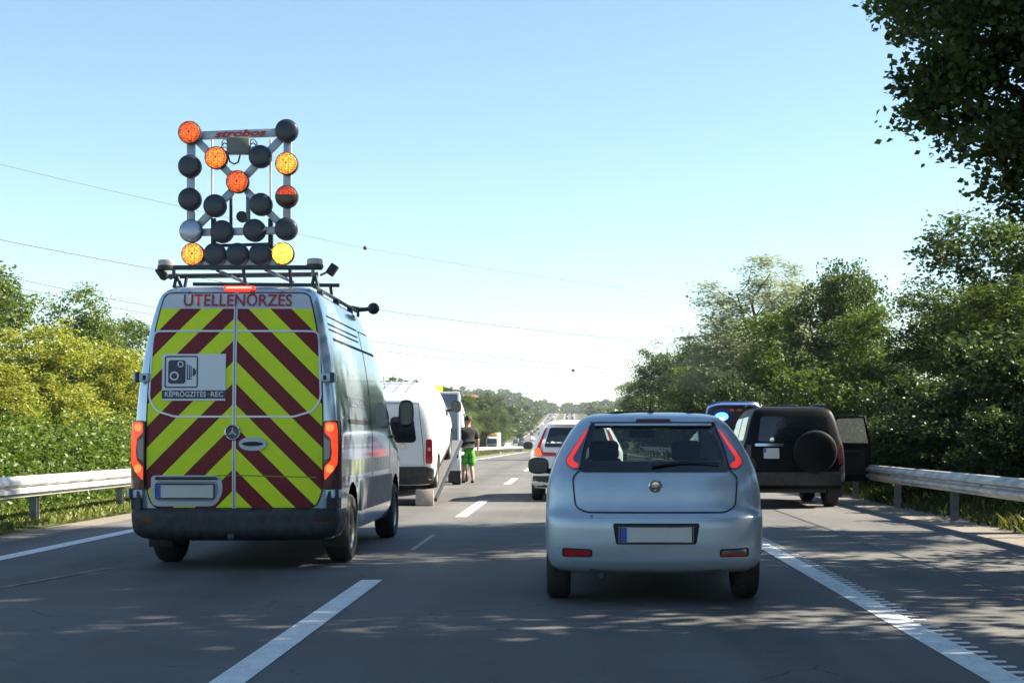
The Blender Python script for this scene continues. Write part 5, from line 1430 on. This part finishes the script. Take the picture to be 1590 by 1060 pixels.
box('load_bay', (0, 1.3, .95), (1.2, 1.0, .7), M_CABIN, pc)
wheels(pc, wheel_meshes(.31, .2), .79, (.9, 3.6), .31)
for sg in (-1, 1):
    patch('tail_lamp', rounded([(sg * .70, .78), (sg * .84, .78), (sg * .80, 1.0), (sg * .70, 1.0)][::sg], .03), rear_fn(B), M_RED, pc, .012)
    patch('side_window', rounded([(.8, 1.04), (3.0, 1.02), (2.5, 1.38), (.95, 1.38)], .05), side_fn(B, sg), M_DGLASS, pc, .008)
hg = bpy.data.objects.new('tailgate', None); link(hg, pc); hg.location = (0, .50, 1.50)
# the raised gate leans back over the road: local z runs along the gate
hg.rotation_euler = (math.radians(54), 0, 0)
GP = rounded([(-.52, 0), (.52, 0), (.62, .55), (.60, .92), (.40, 1.02), (-.40, 1.02), (-.60, .92), (-.62, .55)], [.04, .04, .1, .1, .15, .15, .1, .1])
bm, a, b = slab(GP, -.05, .03); bm.faces.new(a); bm.faces.new(list(reversed(b))); obj('gate_shell', bm, mat('patrol_dark_paint', (.02, .035, .10), .35, .1, .5), hg, 40)
GI = [(x * .86, .10 + z * .80) for x, z in GP]
bm, a, b = slab(GI, -.085, -.045); bm.faces.new(a); bm.faces.new(list(reversed(b))); obj('gate_trim', bm, M_CABIN, hg, 40)
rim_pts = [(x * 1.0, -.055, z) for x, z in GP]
bm = bmesh.new(); add_tube(bm, rim_pts + rim_pts[:1], .022, 6, cap=False); obj('gate_edge', bm, mat('blue_glow_edge', (.22, .36, .85), .3, .1, .4), hg, 60)  # rim coloured blue for the lamp's glow falling on it
# the flashing blue lamp on the inside of the gate: emits, as it does in the photograph
M_BLUE = mat('blue_lamp_halo', (.02, .06, .5), .2, emis=(.02, .10, 1.0), estr=4.0); M_BLUEHOT = mat('blue_lamp_core', (.6, .75, 1), .2, emis=(.55, .75, 1.0), estr=9.0)
lampb = lathe('blue_light', [(.15, 0), (.155, -.02), (.12, -.05), (.06, -.062), (0, -.066)], M_BLUE, hg, 'Y', (-.27, -.085, .60), 24)
lathe('light_core', [(.052, -.062), (.04, -.078), (0, -.085)], M_BLUEHOT, lampb, 'Y', (-.27, -.085, .60), 20)
for x_ in (-.05, .12): box('gate_latch', (x_, -.09, .86), (.10, .04, .05), mat('red_reflector', (.5, .08, .05), .3), hg, bevel=.01)

# ---------------------------------------------------------------- people
def skin_mesh(name, nodes, edges, m, parent, root=0, sub=2):
    """nodes: name -> (pos, radius or (rx, ry))"""
    keys = list(nodes); ix = {k: i for i, k in enumerate(keys)}
    me = bpy.data.meshes.new(name); me.from_pydata([nodes[k][0] for k in keys], [(ix[a], ix[b]) for a, b in edges], [])
    o = bpy.data.objects.new(name, me); COL.objects.link(o)
    sk = o.modifiers.new('skin', 'SKIN')
    for k in keys:
        r = nodes[k][1]; r = r if hasattr(r, '__len__') else (r, r)
        me.skin_vertices[0].data[ix[k]].radius = r
        me.skin_vertices[0].data[ix[k]].use_root = (k == keys[root])
    o.modifiers.new('sub', 'SUBSURF').levels = sub
    bpy.context.view_layer.update()
    out = bpy.data.meshes.new_from_object(o.evaluated_get(bpy.context.evaluated_depsgraph_get()))
    bpy.data.objects.remove(o); bpy.data.meshes.remove(me)
    out.name = name
    return mesh_obj(name, out, m, parent, 180)
SKIN = mat('skin', (.42, .24, .17), .55, var=.08)
def person(label, loc, rz, shirt, shorts, legs, arms, hair, H=1.0, head_turn=0.0):
    """faces local -y?  local +y is forward. legs / arms: dict of joints"""
    t = thing('person', label, 'person', loc, rz)
    n, e = {}, []
    def chain(*ks):
        for a, b in zip(ks, ks[1:]): e.append((a, b))
    n['pelvis'] = ((0, 0, .95), (.155, .12)); n['waist'] = ((0, .0, 1.10), (.145, .105)); n['chest'] = ((0, .01, 1.30), (.17, .115)); n['collar'] = ((0, 0, 1.44), (.12, .085))
    n['neck'] = ((0, .01, 1.52), .055); n['jaw'] = ((0, .03, 1.60), .072); n['skull'] = ((0, .015, 1.70), .092); n['crown'] = ((0, .0, 1.765), .07)
    chain('pelvis', 'waist', 'chest', 'collar', 'neck', 'jaw', 'skull', 'crown')
    n['nose'] = ((0, .125, 1.66), .014); e.append(('skull', 'nose'))
    for s, g in (('l', -1), ('r', 1)):
        n['ear' + s] = ((g * .098, 0, 1.675), .018); e.append(('skull', 'ear' + s))
        hip, knee, ank, toe = legs[s]
        n['hip' + s] = (hip, .09); n['knee' + s] = (knee, .058); 
        kc = tuple(knee[i] * .62 + ank[i] * .38 + (0, -.02, 0)[i] for i in range(3)); n['calf' + s] = (kc, .056)
        n['ankle' + s] = (ank, .038); n['toe' + s] = (toe, .034)
        chain('pelvis', 'hip' + s, 'knee' + s, 'calf' + s, 'ankle' + s, 'toe' + s)
        sh, el, wr, hd = arms[s]
        n['sh' + s] = (sh, .062); n['el' + s] = (el, .042); n['wr' + s] = (wr, .028); n['palm' + s] = (hd, (.036, .022))
        chain('collar', 'sh' + s, 'el' + s, 'wr' + s, 'palm' + s)
        d = (Vector(hd) - Vector(wr)).normalized(); sd = Vector((0, 1, 0)) - d * d.y; sd.normalize()
        for k, (off, L) in enumerate(((-.028, .062), (-.010, .075), (.010, .08), (.028, .07))):
            b_ = Vector(hd) + sd * off + d * .03; m1 = b_ + d * L * .5 + Vector((-g * .006, 0, 0)); tp = b_ + d * L + Vector((-g * .02, 0, 0))
            n[f'f{k}a{s}'] = (tuple(b_), .009); n[f'f{k}b{s}'] = (tuple(m1), .008); n[f'f{k}c{s}'] = (tuple(tp), .007); chain('palm' + s, f'f{k}a{s}', f'f{k}b{s}', f'f{k}c{s}')
        th = Vector(hd) + sd * .045 + d * .005; n['ta' + s] = (tuple(th), .011); n['tb' + s] = (tuple(th + sd * .02 + d * .035), .009); chain('palm' + s, 'ta' + s, 'tb' + s)
    body = skin_mesh('body', n, e, SKIN, t)
    # shirt
    q, f = {}, []
    for k in ('pelvis', 'waist', 'chest', 'collar'):
        p, r = n[k]; q[k] = (p, (r[0] + .035, r[1] + .04))
    q['hem'] = ((0, 0, .955), (.185, .165)); q['neckline'] = ((0, .0, 1.52), (.075, .07)); f += [('hem', 'pelvis'), ('collar', 'neckline'), ('pelvis', 'waist'), ('waist', 'chest'), ('chest', 'collar')]
    for s in 'lr':
        q['sh' + s] = (n['sh' + s][0], .095); a, b = Vector(n['sh' + s][0]), Vector(n['el' + s][0])
        q['sl' + s] = (tuple(a.lerp(b, .95)), .075); f += [('collar', 'sh' + s), ('sh' + s, 'sl' + s)]
    skin_mesh('shirt', q, f, shirt, t)
    q, f = {'w': ((0, 0, 1.02), (.17, .14)), 'pelvis': ((0, 0, .92), (.19, .165))}, [('w', 'pelvis')]
    for s in 'lr':
        a, b = Vector(n['hip' + s][0]), Vector(n['knee' + s][0])
        q['h' + s] = (tuple(a), .13); q['k' + s] = (tuple(a.lerp(b, 1.14)), .112); f += [('pelvis', 'h' + s), ('h' + s, 'k' + s)]
        sh_ = skin_mesh('shoe', {'a': (tuple(Vector(n['ankle' + s][0]) + Vector((0, -.03, -.035))), (.045, .045)), 'b': (tuple(Vector(n['toe' + s][0]) + Vector((0, .0, .004))), (.045, .038)), 'c': (tuple(Vector(n['toe' + s][0]) + (Vector(n['toe' + s][0]) - Vector(n['ankle' + s][0])) * .35), (.034, .028))}, [('a', 'b'), ('b', 'c')], mat('black_shoe', (.015, .015, .016), .6), t)
    skin_mesh('shorts', q, f, shorts, t)
    bm = bmesh.new(); bmesh.ops.create_uvsphere(bm, u_segments=20, v_segments=14, radius=1)
    for v in list(bm.verts):
        if v.co.z < -.25 or (v.co.y > .55 and v.co.z < .45): bm.verts.remove(v)
    for v in bm.verts: v.co = Vector((v.co.x * .106, v.co.y * .118 - .004, 1.70 + v.co.z * .128))
    obj('hair', bm, hair, t, 180)
    for g in (-1, 1):
        bm = bmesh.new(); bmesh.ops.create_uvsphere(bm, u_segments=8, v_segments=6, radius=.011, matrix=Matrix.Translation((g * .034, .098, 1.685))); obj('eye', bm, M_BLACK, t, 180)
    t.scale = (H, H, H)
    return t
gshort = bpy.data.materials.new('green_shorts'); gshort.use_nodes = True
nt = gshort.node_tree; b_ = nt.nodes['Principled BSDF']; tc = nt.nodes.new('ShaderNodeTexCoord'); sp = nt.nodes.new('ShaderNodeSeparateXYZ'); nt.links.new(tc.outputs['Object'], sp.inputs[0])
fr_ = math_node(nt, 'FRACT', math_node(nt, 'DIVIDE', sp.outputs[2], .17))
nt.links.new(mix_col(nt, math_node(nt, 'LESS_THAN', fr_, .25), (.075, .34, .03), (.035, .19, .03)), b_.inputs['Base Color']); b_.inputs['Roughness'].default_value = .8
P1 = W(727, 750, 41.2)
person('person in a dark t-shirt and bright green shorts walking beside the truck', (P1.x, 41.2, 0), math.radians(18), mat('dark_shirt', (.016, .017, .02), .85, var=.2), gshort,
       {'l': ((-.09, 0, .90), (-.10, .10, .49), (-.11, -.02, .085), (-.12, .12, .04)), 'r': ((.09, 0, .90), (.10, .04, .48), (.11, -.08, .085), (.12, .06, .04))},
       {'l': ((-.19, 0, 1.42), (-.25, -.04, 1.15), (-.24, .10, .92), (-.23, .15, .84)), 'r': ((.19, 0, 1.42), (.26, -.05, 1.15), (.27, .02, .90), (.27, .05, .81))}, mat('brown_hair', (.03, .02, .014), .8), 1.06)
P2 = W(713, 742, 43.5)
person('person in a reddish top mostly hidden between the truck and the walking man', (P2.x, 43.5, 0), math.radians(-60), mat('reddish_top', (.30, .08, .07), .85), mat('dark_trousers', (.03, .03, .04), .85),
       {'l': ((-.09, 0, .90), (-.10, .16, .50), (-.10, .05, .085), (-.10, .20, .04)), 'r': ((.09, 0, .90), (.10, -.05, .48), (.10, -.25, .12), (.10, -.12, .045))},
       {'l': ((-.19, 0, 1.42), (-.25, .06, 1.15), (-.22, .22, 1.0), (-.21, .29, .96)), 'r': ((.19, 0, 1.42), (.26, -.05, 1.15), (.25, .08, .92), (.24, .12, .84))}, mat('dark_hair', (.02, .015, .012), .8), 1.03)

# ---------------------------------------------------------------- distant traffic
def far_car_mesh(name, m):
    B = Body(zlist((.2, .8, 3), (.8, 1.35, 4), (1.35, 1.48, 3)), [(.2, .8), (.8, .88), (1.3, .68), (1.48, .45)], [(.2, .05), (.7, 0), (.9, .1), (1.3, .5), (1.48, 1.0)], [(.2, 4.3), (.7, 4.35), (.9, 3.5), (1.35, 2.5), (1.48, 2.0)], Lr=.3)
    Body.FR, keep = [0, .5, .8, 1.0], Body.FR
    bm = B.bm()
    Body.FR = keep
    for f in bm.faces:
        c = f.calc_center_median(); f.material_index = 1 if .9 < c.z < 1.36 and abs(f.normal.z) < .8 else 0
    for y_ in (.8, 3.5):
        for x_ in (-.75, .75):
            n0 = len(bm.faces); add_lathe(bm, [(.12, -.1), (.31, -.1), (.31, .1), (.12, .1)], 'X', (x_, y_, .31), 12); bm.faces.ensure_lookup_table()
            for i in range(n0, len(bm.faces)): bm.faces[i].material_index = 2
    me = bpy.data.meshes.new(name); bm.to_mesh(me); bm.free()
    for x in (m, M_DGLASS, M_RUBBER): me.materials.append(x)
    return me
FC = {'dark': far_car_mesh('distant_car', mat('far_dark_paint', (.02, .022, .026), .35, .1, .4)), 'white': far_car_mesh('distant_car', M_WHITE), 'grey': far_car_mesh('distant_car', M_GREYPAINT), 'red': far_car_mesh('distant_car', mat('far_red_paint', (.3, .03, .025), .35, 0, .4))}
rg = random.Random(17)
def far_car(X, Y, kind, rz, label, group):
    o = link(bpy.data.objects.new('distant_car', FC[kind])); dz = (prof(Y + 4) - prof(Y)) / 4
    o.location = (X, Y, prof(Y)); o.rotation_euler = (math.atan(dz) * (1 if rz == 0 else -1), 0, rz)
    tag(o, label, 'car', group)
Y = 330.0
while Y < 1330:
    for lane in (-4.0, .25):
        k = rg.choice(['dark', 'dark', 'dark', 'dark', 'dark', 'dark', 'grey', 'white', 'red'])
        far_car(lane + rg.uniform(-.3, .3), Y + rg.uniform(-4, 4), k, 0, f'tiny {k} car in the traffic queue climbing the far hill', f'{k} cars in the far queue')
    Y += 22 + Y * .016
Y = 420.0
while Y < 1300:
    for lane in (-14.6, -18.4):
        if rg.random() < .7:
            k = rg.choice(['dark', 'dark', 'dark', 'white', 'grey']); far_car(lane, Y + rg.uniform(-12, 12), k, math.pi, f'tiny {k} oncoming car on the far left carriageway', f'{k} oncoming far cars')
    Y += 62
for px, d, X in ((718, 240, -18.2), (797, 330, -14.5)):
    far_car(X, d, 'white', math.pi, 'white oncoming car just right of the walking man' if px < 750 else 'white oncoming car beyond the left guardrail end', 'nearer oncoming cars')
# oncoming lorry
lo_ = thing('oncoming_lorry', 'oncoming lorry with yellow roof spoiler on the left carriageway', 'lorry', (-16.4, 300, prof(300)))
lo_.rotation_euler = (0, 0, math.pi)
box('cargo_box', (0, -5, 2.3), (2.5, 9, 3.0), M_WHITE, lo_, bevel=.05)
CB = Body(zlist((.4, 1.3, 4), (1.3, 2.6, 6), (2.6, 2.9, 4)), [(.4, 1.15), (1.3, 1.25), (2.6, 1.2), (2.9, .9)], [(.4, 0), (2.9, .1)], [(.4, 2.1), (1.3, 2.15), (2.6, 1.9), (2.9, 1.6)], Lr=.2, Lf=.3, nf=4)
obj('cab', CB.bm(), M_WHITE, lo_, 40)
patch('windscreen', rect(-1.0, 1.0, 1.4, 2.5, .1), front_fn(CB), M_DGLASS, lo_, .02)
patch('grille', rect(-.8, .8, .6, 1.2, .05), front_fn(CB), M_BLACK, lo_, .02)
box('roof_spoiler', (0, 1.0, 3.2), (2.2, 1.0, .7), mat('yellow_spoiler', (.7, .42, .08), .4), lo_, bevel=.15)
wheels(lo_, wheel_meshes(.48, .3), 1.05, (.9, -7.5), .48)

# ---------------------------------------------------------------- thin summer haze
def haze(density):
    m = bpy.data.materials.new('haze_air'); m.use_nodes = True
    nt = m.node_tree; nt.nodes.remove(nt.nodes['Principled BSDF'])
    v = nt.nodes.new('ShaderNodeVolumePrincipled'); v.inputs['Color'].default_value = (.82, .90, 1.0, 1); v.inputs['Density'].default_value = density; v.inputs['Anisotropy'].default_value = 0.3
    nt.links.new(v.outputs[0], nt.nodes['Material Output'].inputs['Volume'])
    o = box('haze', (0, 0, 40), (15000, 15000, 100), m); o['kind'] = 'stuff'
haze(0.00012)
